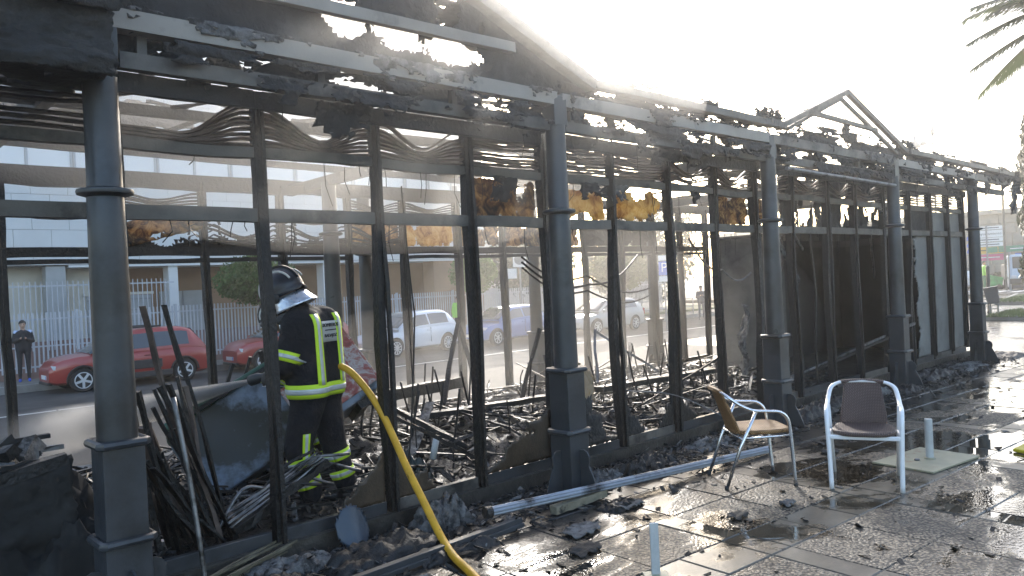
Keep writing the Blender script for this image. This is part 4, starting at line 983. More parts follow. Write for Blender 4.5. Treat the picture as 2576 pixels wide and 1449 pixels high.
    for s in (1, -1): MB().lathe([(.03, -.01), (.04, 0), (.034, .016)], 14, hc+HM @ Vector((-.01, s*.138, -.05)), HM @ Matrix.Rotation(-s*math.pi/2, 3, 'X')).build('ear_piece', DARKP, h, smooth=True, world=True)
    # reflective tape: lime with a silver line in the middle
    def tape(path, dirs, wv, w=.07, reach=.5):
        wv = wv if isinstance(wv, list) else [wv]*len(path)
        t1 = strip_on(bv, path, dirs, [Vector(x).normalized()*w for x in wv], 'reflective_tape', LIME, o, .006, reach)
        strip_on(bv, path, dirs, [Vector(x).normalized()*w*.38 for x in wv], 'silver_stripe', SILVER, t1, .010, reach).matrix_parent_inverse = Matrix.Identity(4)
    def ring(a, b_, t, w=.072):
        a, b_ = J[a], J[b_]; ax = (b_-a).normalized(); c = a.lerp(b_, t); q = ax.orthogonal().normalized(); r = ax.cross(q)
        P = []; D = []
        for i in range(25):
            an = 2*math.pi*i/24; d = q*math.cos(an)+r*math.sin(an); P.append(c+d*.02); D.append(-d)
        tape(P, D, ax, w, .12)
    # waist band round the jacket hem
    P = []; D = []; cw_ = J['pelvis']+Vector((0, 0, .035))
    for i in range(37):
        an = 2*math.pi*i/36; d = dirv*math.cos(an)+left*math.sin(an); P.append(cw_+d*.03); D.append(-d)
    tape(P, D, (0, 0, 1), .10)
    for s in (1, -1):                                          # two braces over the shoulders down the back
        P = []; D = []
        for i in range(14):
            z = cw_.z+.04+(J['chest'].z+.10-cw_.z-.04)*i/13; f = i/13; base_ = cw_.lerp(J['chest'], (z-cw_.z)/(J['chest'].z-cw_.z))
            P.append(Vector((base_.x, base_.y, z))+left*s*(.125-.0*f)-dirv*.05); D.append(dirv)
        tape(P, D, left, .075)
    ring('shL', 'elL', .78); ring('shR', 'elR', .78); ring('elL', 'wrL', .8, .05)
    for sfx in 'LR': ring('kn'+sfx, 'an'+sfx, .32, .07); ring('kn'+sfx, 'an'+sfx, .78, .065)
    a, b_ = J['hipL'], J['knL']                               # vertical tape on the outside of the left leg
    P = [J['knL'].lerp(J['hipL'], .35).lerp(J['knL'].lerp(J['anL'], .3), i/8) for i in range(9)]; vd = (left*.55-dirv*.85).normalized(); tape(P, [-vd]*9, vd.cross(Vector((0, 0, 1))), .055, .13)
    # name plate on the back
    cpt = cw_.lerp(J['chest'], .93)-left*.015
    P = [cpt+Vector((0, 0, .075-.15*i/5)) for i in range(6)]
    lb = strip_on(bv, P, [dirv]*6, -left*.185, 'name_plate', LABELW, o, .006, n_w=6)
    hpt = bv.ray_cast(cpt-dirv*.5, dirv, 1.0); n = hpt[1]; n = n if n.dot(dirv) < 0 else -n
    rr = (-left).copy(); rr = (rr-n*rr.dot(n)).normalized(); uu = n.cross(rr)
    if front_text:
        for tx, sz, dz in (('BOMBEROS', .036, .045), ('CONSORCIO PROVINCIAL', .011, .010), ('BADAJOZ', .034, -.03)):
            text_mesh(tx, sz, INK, 'lettering', frame_mat(hpt[0]+n*.022+uu*dz, rr, uu), lb, .002)
    return o, J
E_ = None
jl = dict(dir=DIR, left=LEFT, pelvis=(2.82, 5.17, .97), chest=(2.80, 5.17, 1.45), neck=(2.745, 5.22, 1.585), head=(2.665, 5.29, 1.70), hup=Vector((-.30, .30, 1)).normalized(),
          shL=(2.64, 5.09, 1.46), shR=(2.97, 5.25, 1.46), elL=(2.545, 5.09, 1.20), wrL=(2.56, 5.29, 1.13), elR=(2.86, 5.50, 1.20), wrR=(2.67, 5.50, 1.12),
          hipL=(2.725, 5.12, .90), hipR=(2.915, 5.21, .90), knL=(2.655, 5.16, .60), knR=(2.995, 5.26, .57), anL=(2.725, 5.13, .27), anR=(3.065, 5.23, .27))
ff1, J1 = firefighter('person', (2.86, 5.17, .11), 'firefighter in navy gear with lime tape aiming a hose, seen from behind', jl)
d2 = Vector((math.cos(R_(150)), math.sin(R_(150)), 0)); l2_ = Vector((-d2.y, d2.x, 0)); B2 = Vector((3.42, 6.34, .04))
def rel(f, l, z): return B2+d2*f+l2_*l+Vector((0, 0, z))
jl2 = dict(dir=d2, left=l2_, pelvis=rel(-.02, 0, .82), chest=rel(.10, 0, 1.22), neck=rel(.18, 0, 1.34), head=rel(.25, 0, 1.44), hup=Vector((-.2, .15, 1)).normalized(),
           shL=rel(.10, .18, 1.22), shR=rel(.10, -.18, 1.22), elL=rel(.22, .26, .98), wrL=rel(.42, .18, .93), elR=rel(.28, -.24, .98), wrR=rel(.45, -.05, .93),
           hipL=rel(-.02, .1, .76), hipR=rel(-.02, -.1, .76), knL=rel(.14, .12, .45), knR=rel(-.02, -.12, .44), anL=rel(.05, .12, .17), anR=rel(-.16, -.12, .17))
ff2, J2 = firefighter('person', tuple(B2), 'second firefighter crouching beyond, mostly hidden behind the first one', jl2, False)

def bystander(name, base, rz, label, top, bottom, shoe, yoke=None, hair=(0.03, 0.022, 0.018), h=1.75, pose='phone', kids=True):
    o = empty(name, base, label, 'person', rz=rz); s = h/1.75
    V = lambda x, y, z: wmat(o) @ Vector((x*s, y*s, z*s)); caps = []
    C = lambda a, b, r0, r1, m: caps.append((V(*a), V(*b), r0*s, r1*s, m))
    for q in (1, -1):
        C((0, q*.09, .92), (0, q*.11, 1.36), .11, .105, 0); C((0, q*.10, 1.38), (0, q*.17, 1.41), .085, .07, 4)
        C((0, q*.10, .90), (.01, q*.105, .5), .088, .064, 1); C((.01, q*.105, .5), (-.02, q*.11, .1), .064, .045, 1); C((-.05, q*.11, .05), (.13, q*.12, .04), .045, .038, 2)
        if pose == 'phone': C((0, q*.19, 1.40), (.02, q*.25, 1.14), .055, .045, 0); C((.02, q*.25, 1.14), (.24, q*.06, 1.24), .045, .035, 0); wr, fw_ = V(.24, q*.06, 1.24), V(.34, q*.02, 1.28)-V(.24, q*.06, 1.24)
        else: C((0, q*.19, 1.40), (-.02, q*.25, 1.12), .055, .045, 0); C((-.02, q*.25, 1.12), (.05, q*.24, .88), .045, .035, 0); wr, fw_ = V(.05, q*.24, .88), V(.06, q*.24, .78)-V(.05, q*.24, .88)
        hand(caps, wr, fw_, V(.3, 0, 1)-V(0, 0, 1), 3, s*.9)
    C((0, 0, .95), (0, 0, 1.38), .11, .11, 0); C((0, 0, 1.42), (.01, 0, 1.54), .06, .055, 3); C((.02, 0, 1.60), (.015, 0, 1.66), .078, .088, 3); C((.06, 0, 1.57), (.07, 0, 1.60), .04, .05, 3)
    C((.105, 0, 1.60), (.112, 0, 1.585), .012, .014, 3)
    mt = [top, bottom, shoe, SKIN, yoke or top]
    bo, bv = body('body', caps, mt, o, .024, 3)
    hb = MB(); vs = []; fs = []
    for j in range(7):
        for i in range(16):
            th = math.pi*.55*j/6; ph = 2*math.pi*i/16; dn = .03*max(0, -math.cos(ph))*(j/6); r = Vector((math.sin(th)*math.cos(ph)*.098-.008, math.sin(th)*math.sin(ph)*.092, math.cos(th)*.105-dn+(.03*max(0, math.cos(ph))*(j/6))))
            vs.append((r+Vector((.012, 0, 1.655)))*s)
    for j in range(6):
        for i in range(16): a, c = j*16+i, j*16+(i+1) % 16; fs.append((a, c, c+16, a+16))
    hb.add(vs, fs); hb.build('hair', mat('hair_'+name+str(len(MATS)), hair, .6, var=.3, scale=30), o, smooth=True)
    for q in (1, -1): MB().lathe([(.004, -.003), (.011, 0), (.004, .004)], 8, Vector((.098, q*.032, 1.635))*s, Matrix.Rotation(math.pi/2, 3, 'Y')).build('eye', INK, o)
    if pose == 'phone': MB().box(Vector((.385, 0, 1.30))*s, (.012, .075, .15)).build('phone', DARKP, o)
    return o
BLK = mat('black_tracksuit', (0.015, 0.015, 0.018), .7, var=.3); LBLUE = mat('pale_blue_yoke', (0.45, 0.55, 0.75), .7, var=.1); BLUESHOE = mat('bright_blue_shoe', (0.03, 0.10, 0.55), .5, var=.1)
HIV = hivis('hi_vis_yellow_green', (0.30, 0.72, 0.06)); GRNW = mat('green_workwear', (0.03, 0.22, 0.10), .7, var=.2); GREYT = mat('grey_trousers', (0.09, 0.09, 0.10), .8, var=.2); NAVJ = mat('navy_jacket', (0.025, 0.03, 0.05), .7, var=.2)
p1 = bystander('person', (4.95, 25.75, -.44), R_(-100), 'man in black tracksuit with pale shoulders and blue shoes filming by the fence', BLK, BLK, BLUESHOE, LBLUE)
p2 = bystander('person', (20.1, 24.75, -.44), R_(-110), 'worker in lime vest standing between the white and blue cars', HIV, GRNW, BOOT, None, pose='stand')
p3 = bystander('person', (34.4, 22.6, -.60), R_(-140), 'person in dark jacket standing far off in the road', NAVJ, GREYT, BOOT, None, pose='phone')
p4 = bystander('person', (52.1, 14.62, .01), R_(-60), 'street worker in lime top and green trousers on the far street', HIV, GRNW, BOOT, None, pose='stand')
# ================================================================== CHAIRS
def weave(name, c1, c2):
    m, t, b = nodes_of(name); v = pos_node(t, 'Object')
    w = t.nodes.new('ShaderNodeTexWave'); w.wave_type = 'BANDS'; w.bands_direction = 'Y'; w.inputs['Scale'].default_value = 26; w.inputs['Distortion'].default_value = .6; t.links.new(v, w.inputs['Vector'])
    w2 = t.nodes.new('ShaderNodeTexWave'); w2.bands_direction = 'DIAGONAL'; w2.inputs['Scale'].default_value = 44; w2.inputs['Distortion'].default_value = .8; t.links.new(v, w2.inputs['Vector'])
    f = math_(t, 'MULTIPLY', w.outputs['Fac'], w2.outputs['Fac'])
    d = nz(t, v, 14, 4); c = mixc(t, ramp(t, f, [(0.05, 0.0), (0.45, 1.0)]), c2, c1); c = mixc(t, ramp(t, d, [(.3, 0.0), (.7, .35)]), c, c2)
    t.links.new(c, b.inputs['Base Color']); b.inputs['Roughness'].default_value = .5; t.links.new(bump(t, f, .9, .006), b.inputs['Normal']); MATS[name] = m; return m
W1 = weave('light_rattan', (0.60, 0.33, 0.135), (0.17, 0.085, 0.03)); W2 = weave('brown_rattan', (0.20, 0.13, 0.108), (0.07, 0.043, 0.036))
def bez(pts, n=6):
    """Catmull-Rom through points"""
    P = [Vector(p) for p in pts]; P = [P[0]*2-P[1]]+P+[P[-1]*2-P[-2]]; out = []
    for i in range(1, len(P)-2):
        for k in range(n):
            t = k/n; a, b, c, d = P[i-1], P[i], P[i+1], P[i+2]
            out.append(.5*((2*b)+(c-a)*t+(2*a-5*b+4*c-d)*t*t+(3*b-a-3*c+d)*t**3))
    out.append(P[-2]); return out
def chair(name, loc, rz, wv, label, fm=ALU, tr=.0145):
    o = empty(name, loc, label, 'chair', 'cafe chairs left on the wet plaza', rz)
    half = [(.275, .245, 0), (.262, .25, .22), (.245, .258, .44), (.225, .262, .565), (.165, .265, .635), (.06, .265, .650), (-.05, .262, .665), (-.15, .255, .725), (-.225, .235, .80), (-.262, .175, .842), (-.275, .08, .856)]
    full = bez(half+[(-.277, 0, .858)]+[(x, -y, z) for x, y, z in reversed(half)], 4)
    MB().tube(full, tr, 12).build('arm_frame', fm, o, smooth=True)
    for s in (1, -1):
        MB().tube([(-.02, s*.258, .650), (-.15, s*.25, .33), (-.275, s*.24, 0)], tr*.9, 10).build('rear_leg', fm, o, smooth=True)
        MB().tube([(.258, s*.245, .40), (-.12, s*.245, .392)], .009, 8).build('side_bar', fm, o, smooth=True)
        for x in (.275, -.275): MB().lathe([(.015, -.001), (.017, .004), (.015, .028)], 10, (x if x > 0 else -.275, s*(.245 if x > 0 else .24), 0)).build('foot_cap', DARKP, o, smooth=True)
    MB().box((.255, 0, .398), (.022, .49, .034)).build('front_bar', fm, o, bevel=.008)
    MB().tube([(-.135, .235, .385), (-.135, -.235, .385)], .009, 8).build('rear_bar', fm, o, smooth=True)
    # woven seat: dished pad with a rolled rim
    def outline(a):
        c, s = math.cos(a), math.sin(a); n = 4.2; r = (abs(c)**n+abs(s)**n)**(-1/n); return c*r, s*r
    b = MB(); vs = []; fs = []; N = 40; rings = [(0.0, -.012), (.35, -.011), (.7, -.004), (.88, .004), (.97, .006), (1.0, -.004), (.985, -.024), (.9, -.03), (.5, -.034), (0.0, -.034)]
    for f, dz in rings:
        for i in range(N):
            x, y = outline(2*math.pi*i/N); wd = .225-.02*(x < 0)*abs(x); vs.append((.065+x*f*.235, y*f*wd, .438+dz+.012*max(0, x)*f*.6-.028*max(0, x*f-.8)*4*.5))
    for j in range(len(rings)-1):
        for i in range(N): a, c = j*N+i, j*N+(i+1) % N; fs.append((a, c, c+N, a+N))
    b.add(vs, fs); b.build('seat', wv, o, smooth=True)
    # woven back, wrapped over the top bow
    b = MB(); nu, nv = 12, 16
    vs = []; fs = []
    for j in range(nv+1):
        v = j/nv
        for i in range(nu+1):
            u = i/nu*2-1; hw = .150+.012*(1-v)+.012*math.cos(v*3)-.0*v; x = -.155-.125*v**1.1-.028*(1-u*u)*(1-.2*v)+.022; z = .428+.435*v-.012*u*u*v
            if j == nv: x -= .022; z -= .010
            vs.append((x, u*hw, z))
    for j in range(nv):
        for i in range(nu): a = j*(nu+1)+i; fs.append((a, a+1, a+nu+2, a+nu+1))
    b.add(vs, fs); bo = b.build('backrest', wv, o, smooth=True); sm = bo.modifiers.new('t', 'SOLIDIFY'); sm.thickness = .016; sm.offset = 0
    MB().tube(bez([(-.262, .16, .848), (-.276, .08, .860), (-.279, 0, .862), (-.276, -.08, .860), (-.262, -.16, .848)], 4), .019, 10).build('top_roll', wv, o, smooth=True)
    for ch in o.children:                                      # low-backed model: squash what rises above the seat
        for vx in ch.data.vertices:
            if vx.co.z > .445: vx.co.z = .445+(vx.co.z-.445)*.77
    return o
chair('cafe_chair', (5.73, 3.37, .003), R_(-41), W1, 'light tan rattan chair with dull metal frame, turned side-on')
chair('cafe_chair', (6.20, 2.63, .003), R_(203), W2, 'brown rattan chair with bright aluminium frame facing the camera', mat('sky_bright_frame', (.88, .88, .89), .35, metal=.1, var=.04, scale=20, bmp=.03), .018)  # bright sky reflection put into the pale frame colour and thicker tube

# ================================================================== LOOSE THINGS ON THE PLAZA
PALE = mat('weathered_white_post', (0.50, 0.51, 0.50), .5, var=.15, scale=10, patch=(.12, .11, .1), patch_at=(.64, .7), patch_scale=12)
PLATE = mat('rusting_plate', (0.34, 0.32, 0.22), .5, var=.15, scale=6, patch=(0.22, 0.085, 0.03), patch_at=(.56, .66), patch_scale=3.2, bmp=.2)
ub = empty('parasol_base', (7.21, 2.5, 0), 'pale parasol tube on a rusting square steel base plate', 'parasol base')
MB().box((7.17, 2.52, .010), (.80, .52, .014), Matrix.Rotation(R_(-8), 3, 'Z')).build('base_plate', PLATE, ub, world=True)
MB().tube([(7.20, 2.5, .017), (7.20, 2.5, .36)], .032, 16).build('tube', PALE, ub, autosmooth=40, world=True)
MB().lathe([(.046, .017), (.046, .024), (.034, .03)], 16, (7.20, 2.5, 0)).build('tube_collar', PLATE, ub, world=True)
MB().lathe([(.022, .017), (.024, .026), (.016, .032)], 10, (7.07, 2.56, 0)).build('bolt', ALUD, ub, world=True)
pst = empty('cut_post', (3.56, 2.70, 0), 'short pale flat post standing up at the bottom edge of the picture', 'post')
MB().box((3.56, 2.72, .15), (.05, .016, .31), Matrix.Rotation(R_(-40), 3, 'Z')).build('post', PALE, pst, bevel=.004, world=True)
MB().box((3.56, 2.72, .008), (.14, .10, .012), Matrix.Rotation(R_(-40), 3, 'Z')).build('foot_plate', PLATE, pst, bevel=.003, world=True)
YEL = mat('yellow_plastic', (0.62, 0.50, 0.02), .4, var=.1, scale=4, bmp=.05)
yc = empty('barrier_foot', (7.85, 1.85, 0), 'yellow plastic barrier foot cut by the right edge', 'barrier')
MB().prism([(0, 0), (.55, 0), (.55, .09), (.32, .12), (.10, .05), (0, .03)], (7.82, 1.86, .002), Vector((.8, -.35, 0)).normalized(), (0, 0, 1), Vector((.12, .28, 0))*.7).build('foot', YEL, yc, bevel=.01, world=True)
MB().box((8.22, 1.68, .35), (.12, .12, .6)).build('upright', YEL, yc, bevel=.02, world=True)

# fluted aluminium pole lying along the front
fp = empty('fluted_pole', (3.6, 4.36, 0), 'long fluted aluminium awning pole lying on the ground before the front', 'pole')
p0, p1v = Vector((3.48, 4.06, .14)), Vector((6.66, 3.72, .042)); ax = (p1v-p0).normalized(); b = MB(); n = 32; q = ax.cross(Vector((0, 0, 1))).normalized(); w = q.cross(ax)
vs = []; S = 24
for i in range(S+1):
    for k in range(n):
        a = 2*math.pi*k/n; r = .030*(1+.10*(1 if k % 4 < 2 else -1)); vs.append(p0.lerp(p1v, i/S)+q*math.cos(a)*r+w*math.sin(a)*r)
fs = [(i*n+k, i*n+(k+1) % n, (i+1)*n+(k+1) % n, (i+1)*n+k) for i in range(S) for k in range(n)]+[tuple(range(n)), tuple(range(S*n, S*n+n))]
b.add(vs, fs); b.build('pole', mat('sooty_white_aluminium', (0.30, 0.33, 0.38), .4, metal=.3, var=.15, scale=5, patch=(.03, .03, .032), patch_at=(.55, .68), patch_scale=2.6, bmp=.1), fp, world=True)
MB().lathe([(.040, 0), (.040, .05), (.03, .055)], 16, p0-ax*.03, ax.to_track_quat('Z', 'Y').to_matrix()).build('end_cap', CHAR, fp, world=True)
dr = empty('fallen_rail', (3.1, 3.95, 0), 'dark steel rail lying across the foreground beside the hose', 'rail')
MB().bar((2.3, 3.92, .045), (3.67, 3.95, .06), .05, .045).bar((2.3, 3.885, .02), (3.67, 3.915, .035), .02, .03).build('rail', STEEL, dr, bevel=.003, world=True)
wd = empty('charred_board', (4.3, 4.01, 0), 'pale scorched length of timber lying against the fluted pole', 'board')
MB().rough((4.03, 3.98, .04), (4.60, 3.98, .05), .07, .06, 10, .006, .01).build('board', mat('half_burnt_timber', (0.24, 0.21, 0.15), .7, var=.4, scale=8, patch=(.03, .026, .022), patch_at=(.55, .62), patch_scale=6, bmp=.7), wd, world=True)
disc = empty('blue_sheet', (2.74, 4.6, 0), 'bent rounded blue-grey metal sheet leaning on the sill', 'metal sheet')
sheet('sheet', (2.60, 4.52, .0), (.26, .02, .0), (0, .12, .26), 16, 14, mat('blue_grey_enamel', (0.045, 0.062, 0.085), .35, var=.2, scale=5, patch=(.03, .03, .03), patch_at=(.6, .7), patch_scale=4), disc, lambda u, v: .26-((u-.5)**2+(v-.45)**2), lambda u, v: .03*math.sin(u*4), .1, .008)
lp = empty('leaning_pipe', (1.71, 4.6, 0), 'thin bent pipe leaning upright against the near sill', 'pipe')
MB().tube(bez([(1.68, 4.42, -.0), (1.665, 4.46, .35), (1.64, 4.52, .75), (1.61, 4.6, 1.14)], 5), [.014]*16, 8).build('pipe', ALUD, lp, smooth=True, world=True)
# ---- yellow hose
HOSE = mat('yellow_hose', (0.62, 0.33, 0.015), .5, var=.15, scale=12, patch=(.2, .11, .02), patch_at=(.62, .72), patch_scale=9, bmp=.3, bmp_scale=70, bmp_dist=.004)
hs = empty('fire_hose', (2.9, 3.9, 0), 'yellow fire hose curving from the firefighter out over the sill to the plaza', 'hose')
hp = bez([(2.69, 5.33, 1.145), (2.82, 5.28, 1.15), (2.98, 5.06, 1.15), (3.06, 4.90, 1.01), (3.10, 4.74, .82), (3.105, 4.60, .64), (3.08, 4.42, .46), (3.06, 4.22, .27), (3.03, 4.02, .10), (2.96, 3.80, .036), (2.86, 3.52, .030), (2.66, 3.05, .030), (2.3, 2.5, .030), (1.6, 2.1, .030), (.7, 2.2, .03)], 6)
MB().tube(hp, .0255, 12).build('hose', HOSE, hs, smooth=True, world=True)
nzl = empty('hose_nozzle', (2.5, 5.33, 1.1), 'black and grey branch-pipe nozzle in the firefighter\'s hands', 'nozzle')
na = Vector((-.40, .88, -.24)).normalized(); nq = na.to_track_quat('Z', 'Y').to_matrix(); n0 = Vector((2.68, 5.37, 1.14))
MB().lathe([(.028, -.12), (.028, 0), (.034, .02), (.034, .10), (.026, .12), (.026, .2), (.04, .24), (.042, .32), (.03, .33)], 16, n0, nq).build('barrel', DARKP, nzl, smooth=True, world=True)
MB().tube([n0+na*.06, n0+na*.05-Vector((0, 0, .09)), n0+na*.02-Vector((0, 0, .12))], .016, 8).build('pistol_grip', DARKP, nzl, smooth=True, world=True)
MB().tube([n0+na*.1+Vector((0, 0, .03)), n0+na*.04+Vector((0, 0, .08))], .01, 8).build('lever', ALUD, nzl, smooth=True, world=True)

# ================================================================== DEBRIS IN AND BEFORE THE PAVILION
# burnt counter at the left edge with charred things on it
ctr = empty('burnt_counter', (.3, 5.1, 0), 'burnt black counter heaped with charred remains at the left edge', 'counter')
def lump(cx, cy, z0, sx, sy, sz, seed, m, parent, name='heap', nu=34, nv=26, pw=.6):
    vs = []; fs = []; b = MB()
    for j in range(nv+1):
        for i in range(nu+1):
            u, v = i/nu*2-1, j/nv*2-1; e = max(0, 1-abs(u)**3)*max(0, 1-abs(v)**3); h = e**pw*(.75+.55*fbm(u*2.5+seed, v*2.5, seed)+.22*fbm(u*9, v*9, seed))
            vs.append((cx+u*sx+.03*fbm(u*7, v*7, seed+3), cy+v*sy+.03*fbm(u*7+5, v*7, seed), z0+sz*max(0, h)))
    for j in range(nv):
        for i in range(nu): a = j*(nu+1)+i; fs.append((a, a+1, a+nu+2, a+nu+1))
    b.add(vs, fs); return b.build(name, m, parent, smooth=True, world=parent is not None)
lump(.35, 5.15, 0, .98, .50, .80, 3, SOOT, ctr, 'carcass', 60, 44, .22)
MB().rough((.2, 4.72, .72), (1.1, 4.80, .86), .06, .07, 8, .006).build('front_bar', CHARW, ctr, world=True)
for k in range(9): MB().rough((-.4+random.uniform(0, .5), 4.9+k*.07, .86+random.uniform(0, .1)), (1.05+random.uniform(-.2, .15), 5.0+k*.08, .84+random.uniform(0, .08)), random.uniform(.02, .06), .03, 8, .005, .02).build('burnt_lath', CHARW if k % 3 else ALUD, ctr, world=True)
for k in range(14): MB().chip((random.uniform(-.3, 1.0), random.uniform(4.85, 5.5), .84+random.uniform(0, .08)), (random.uniform(.06, .2), random.uniform(.05, .14), random.uniform(.04, .12))).build('charred_lump', CHAR if k % 4 else ASH, ctr, world=True)
sheet('burnt_cloth', (-.6, 4.62, 0.0), (1.72, .05, 0), (0, .12, .88), 50, 30, SOOT, ctr, lambda u, v: .5+.3*fbm(u*4, 0, 2)-max(0, v-.72)*1.5*(u < .9), lambda u, v: .05*fbm(u*5, v*4, 3)+.02*fbm(u*20, v*15, 3), .3, .01)
# leaning bundle of charred battens
rnd = random.Random(5)
for k in range(34):
    bx, by = rnd.uniform(1.72, 2.12), rnd.uniform(4.86, 5.2); tx = bx-rnd.uniform(.15, .48); hgt = rnd.uniform(.6, 1.1); ty = by-rnd.uniform(-.15, .22)
    if k in (0, 1): hgt = 1.55; tx = bx-.38; ty = 4.98
    b = MB(); random.seed(100+k); b.rough((bx, by, .12), (tx, ty, .12+hgt), rnd.uniform(.022, .048), rnd.uniform(.012, .028), 9, .004, rnd.uniform(.005, .03))
    o = b.build('charred_batten', CHARW if k % 3 else RUST); tag(o, 'charred batten leaning in the bundle beside the nearest column', 'batten', 'charred battens in the leaning bundle')
for k, (a, c) in enumerate((((1.62, 4.98, .15), (1.42, 5.02, 1.68)), ((1.95, 6.2, .2), (1.75, 6.2, 1.5)), ((4.02, 8.1, .1), (3.75, 8.05, 1.1)), ((3.3, 8.1, .1), (3.62, 8.0, 1.05)), ((3.1, 8.05, .1), (3.42, 8.0, 1.0)))):
    o = MB().rough(a, c, .06, .03, 9, .003, .01).build('leaning_plank', CHARW); tag(o, ('tall charred plank leaning just right of the nearest column', 'thin dark plank leaning between the red cars and the near column', 'plank propped on the right of the rear post before the red cars', 'plank propped on the left of the rear post before the red cars', 'second plank propped left of the rear post before the red cars')[k], 'plank')
# bundle of thin rods on the ground and bent tubes near the sill
for k in range(9):
    a = Vector((1.62+.01*k, 4.52-.015*k, .03+.018*(k % 5))); o = MB().rough(a, a+Vector((.62+.05*rnd.random(), .25, .05*rnd.random())), .014, .012, 6, .002, .006).build('thin_rod', mat('straw_coloured_rod', (.12, .105, .07), .6, var=.4, scale=10)); tag(o, 'thin straw-coloured rod in the bundle on the ground by the near pedestal', 'rod', 'thin rods by the near pedestal')
for k in range(10):
    s = Vector((1.95+.05*k, 4.95+.03*k, .12+rnd.uniform(0, .1))); e = s+Vector((.55+rnd.uniform(-.2, .25), rnd.uniform(-.15, .1), rnd.uniform(.10, .42))); md = s.lerp(e, .5)+Vector((0, 0, rnd.uniform(.05, .22)))
    o = MB().tube(bez([s, md, e], 6), [.012]*13, 7).build('bent_tube', ALUD if k % 3 == 0 else CHAR, smooth=True); tag(o, 'scorched bent tube in the tangle by the firefighter\'s boots', 'tube', 'bent tubes by the boots')
sl_ = empty('burnt_rolled_blind', (2.4, 4.95, .1), 'charred half-rolled blind slanting in front of the firefighter\'s boots', 'blind')
MB().rough((2.02, 4.86, .22), (2.76, 4.98, .50), .12, .05, 10, .01, .01).build('blind', CHAR, sl_, world=True)
for k in range(4): MB().rough((2.0, 4.83+.03*k, .25+.02*k), (2.74, 4.95+.03*k, .53+.01*k), .012, .01, 8, .004, .01).build('slat_edge', ALUD, sl_, world=True)
# toppled chest freezer behind the firefighter, faded blue side and printed red end
FRZ = mat('scorched_blue_enamel', (0.17, 0.21, 0.27), .4, var=.3, scale=3, patch=(.030, .029, .022), patch_at=(.42, .54), patch_scale=1.9, bmp=.15)
PRT = None
def printed():
    m, t, b = nodes_of('faded_red_print'); v = pos_node(t); f = nz(t, v, 4.5, 6, .65, 1.6)
    c = ramp(t, f, [(.30, (.10, .06, .045)), (.42, (.30, .05, .04)), (.5, (.36, .16, .13)), (.56, (.48, .44, .42)), (.66, (.32, .06, .05)), (.8, (.40, .16, .05))]); t.links.new(c, b.inputs['Base Color']); b.inputs['Roughness'].default_value = .45; return m
PRT = printed(); GRN = mat('scorched_green_enamel', (0.03, 0.09, 0.06), .4, var=.3, scale=6, patch=(.18, .19, .18), patch_at=(.58, .66), patch_scale=7)
fz = empty('toppled_freezer', (2.95, 6.25, .1), 'toppled chest freezer with scorched blue side and faded red printed end', 'freezer')
FR = Matrix.Rotation(R_(-9), 3, 'Z') @ Matrix.Rotation(R_(-27), 3, 'Y') @ Matrix.Rotation(R_(-24), 3, 'X'); FCn = Vector((3.08, 6.32, .66))
fzb = MB().box(FCn, (1.62, .62, .66), FR).build('cabinet', FRZ, fz, bevel=.02, world=True)
MB().box(FCn+FR @ Vector((.82, 0, 0)), (.03, .60, .64), FR).build('printed_end', PRT, fz, bevel=.01, world=True)
MB().box(FCn+FR @ Vector((.43, -.318, .02)), (.75, .02, .58), FR).build('printed_side', PRT, fz, bevel=.01, world=True)
MB().box(FCn+FR @ Vector((.02, 0, .36)), (1.66, .66, .07), FR).build('lid', GRN, fz, bevel=.02, world=True)
MB().box(FCn+FR @ Vector((0, -.34, .34)), (1.4, .03, .03), FR).build('lid_handle', CHAR, fz, world=True)
for x in (-.6, .6): MB().box(FCn+FR @ Vector((x, 0, -.36)), (.1, .5, .07), FR).build('skid', CHAR, fz, world=True)
MB().rough((2.3, 5.72, .14), (3.5, 5.62, .2), .06, .05, 8, .006).build('base_rail', CHAR, fz, world=True)
# overturned burnt chairs: bare frames, legs up
def burnt_chair(loc, rz, tilt, label):
    o = empty('burnt_chair', loc, label, 'chair', 'burnt chair frames in the rubble', rz); T = Matrix.Rotation(tilt[0], 3, 'X') @ Matrix.Rotation(tilt[1], 3, 'Y')
    def tb(name, pts, r): MB().tube([T @ Vector(p) for p in pts], r, 7).build(name, CHAR, o, smooth=True)
    for s in (1, -1):
        tb('leg', bez([(.25, s*.22, .5), (.25, s*.22, .06), (.15, s*.22, .0), (-.2, s*.22, -.02)], 5), .011); tb('leg', bez([(-.25, s*.22, .46), (-.22, s*.22, .02), (-.28, s*.2, -.3)], 5), .011)
    tb('seat_rail', [(.22, .22, .03), (.22, -.22, .03)], .010); tb('back_bow', bez([(-.28, .2, -.3), (-.3, 0, -.36), (-.28, -.2, -.3)], 5), .011); tb('seat_rail', [(-.2, .22, 0), (-.2, -.22, 0)], .01)
    return o
rc = [((4.55, 5.9, .28), .4, (.1, .2)), ((5.0, 6.5, .30), 1.5, (-.2, .1)), ((4.15, 6.2, .26), 2.4, (.3, -.1)), ((6.3, 6.2, .28), .9, (.1, -.2)), ((7.2, 6.0, .3), 2.0, (-.15, .2)), ((8.3, 6.3, .3), .2, (.2, .1)), ((7.9, 5.5, .26), 2.9, (.1, .3)), ((5.6, 7.2, .3), 1.1, (.1, .1)), ((9.0, 6.8, .3), 1.9, (.0, .2))]
ORD = ['leftmost', 'second', 'third', 'fourth', 'fifth', 'sixth', 'seventh', 'eighth', 'ninth', 'tenth', 'eleventh', 'twelfth', 'thirteenth', 'fourteenth', 'fifteenth', 'sixteenth', 'seventeenth', 'rightmost']
def nth(k): return ORD[k]+('' if k in (0, 17) else ' from the left')
rc.sort(key=lambda q: math.atan2(-q[0][1], q[0][0]))
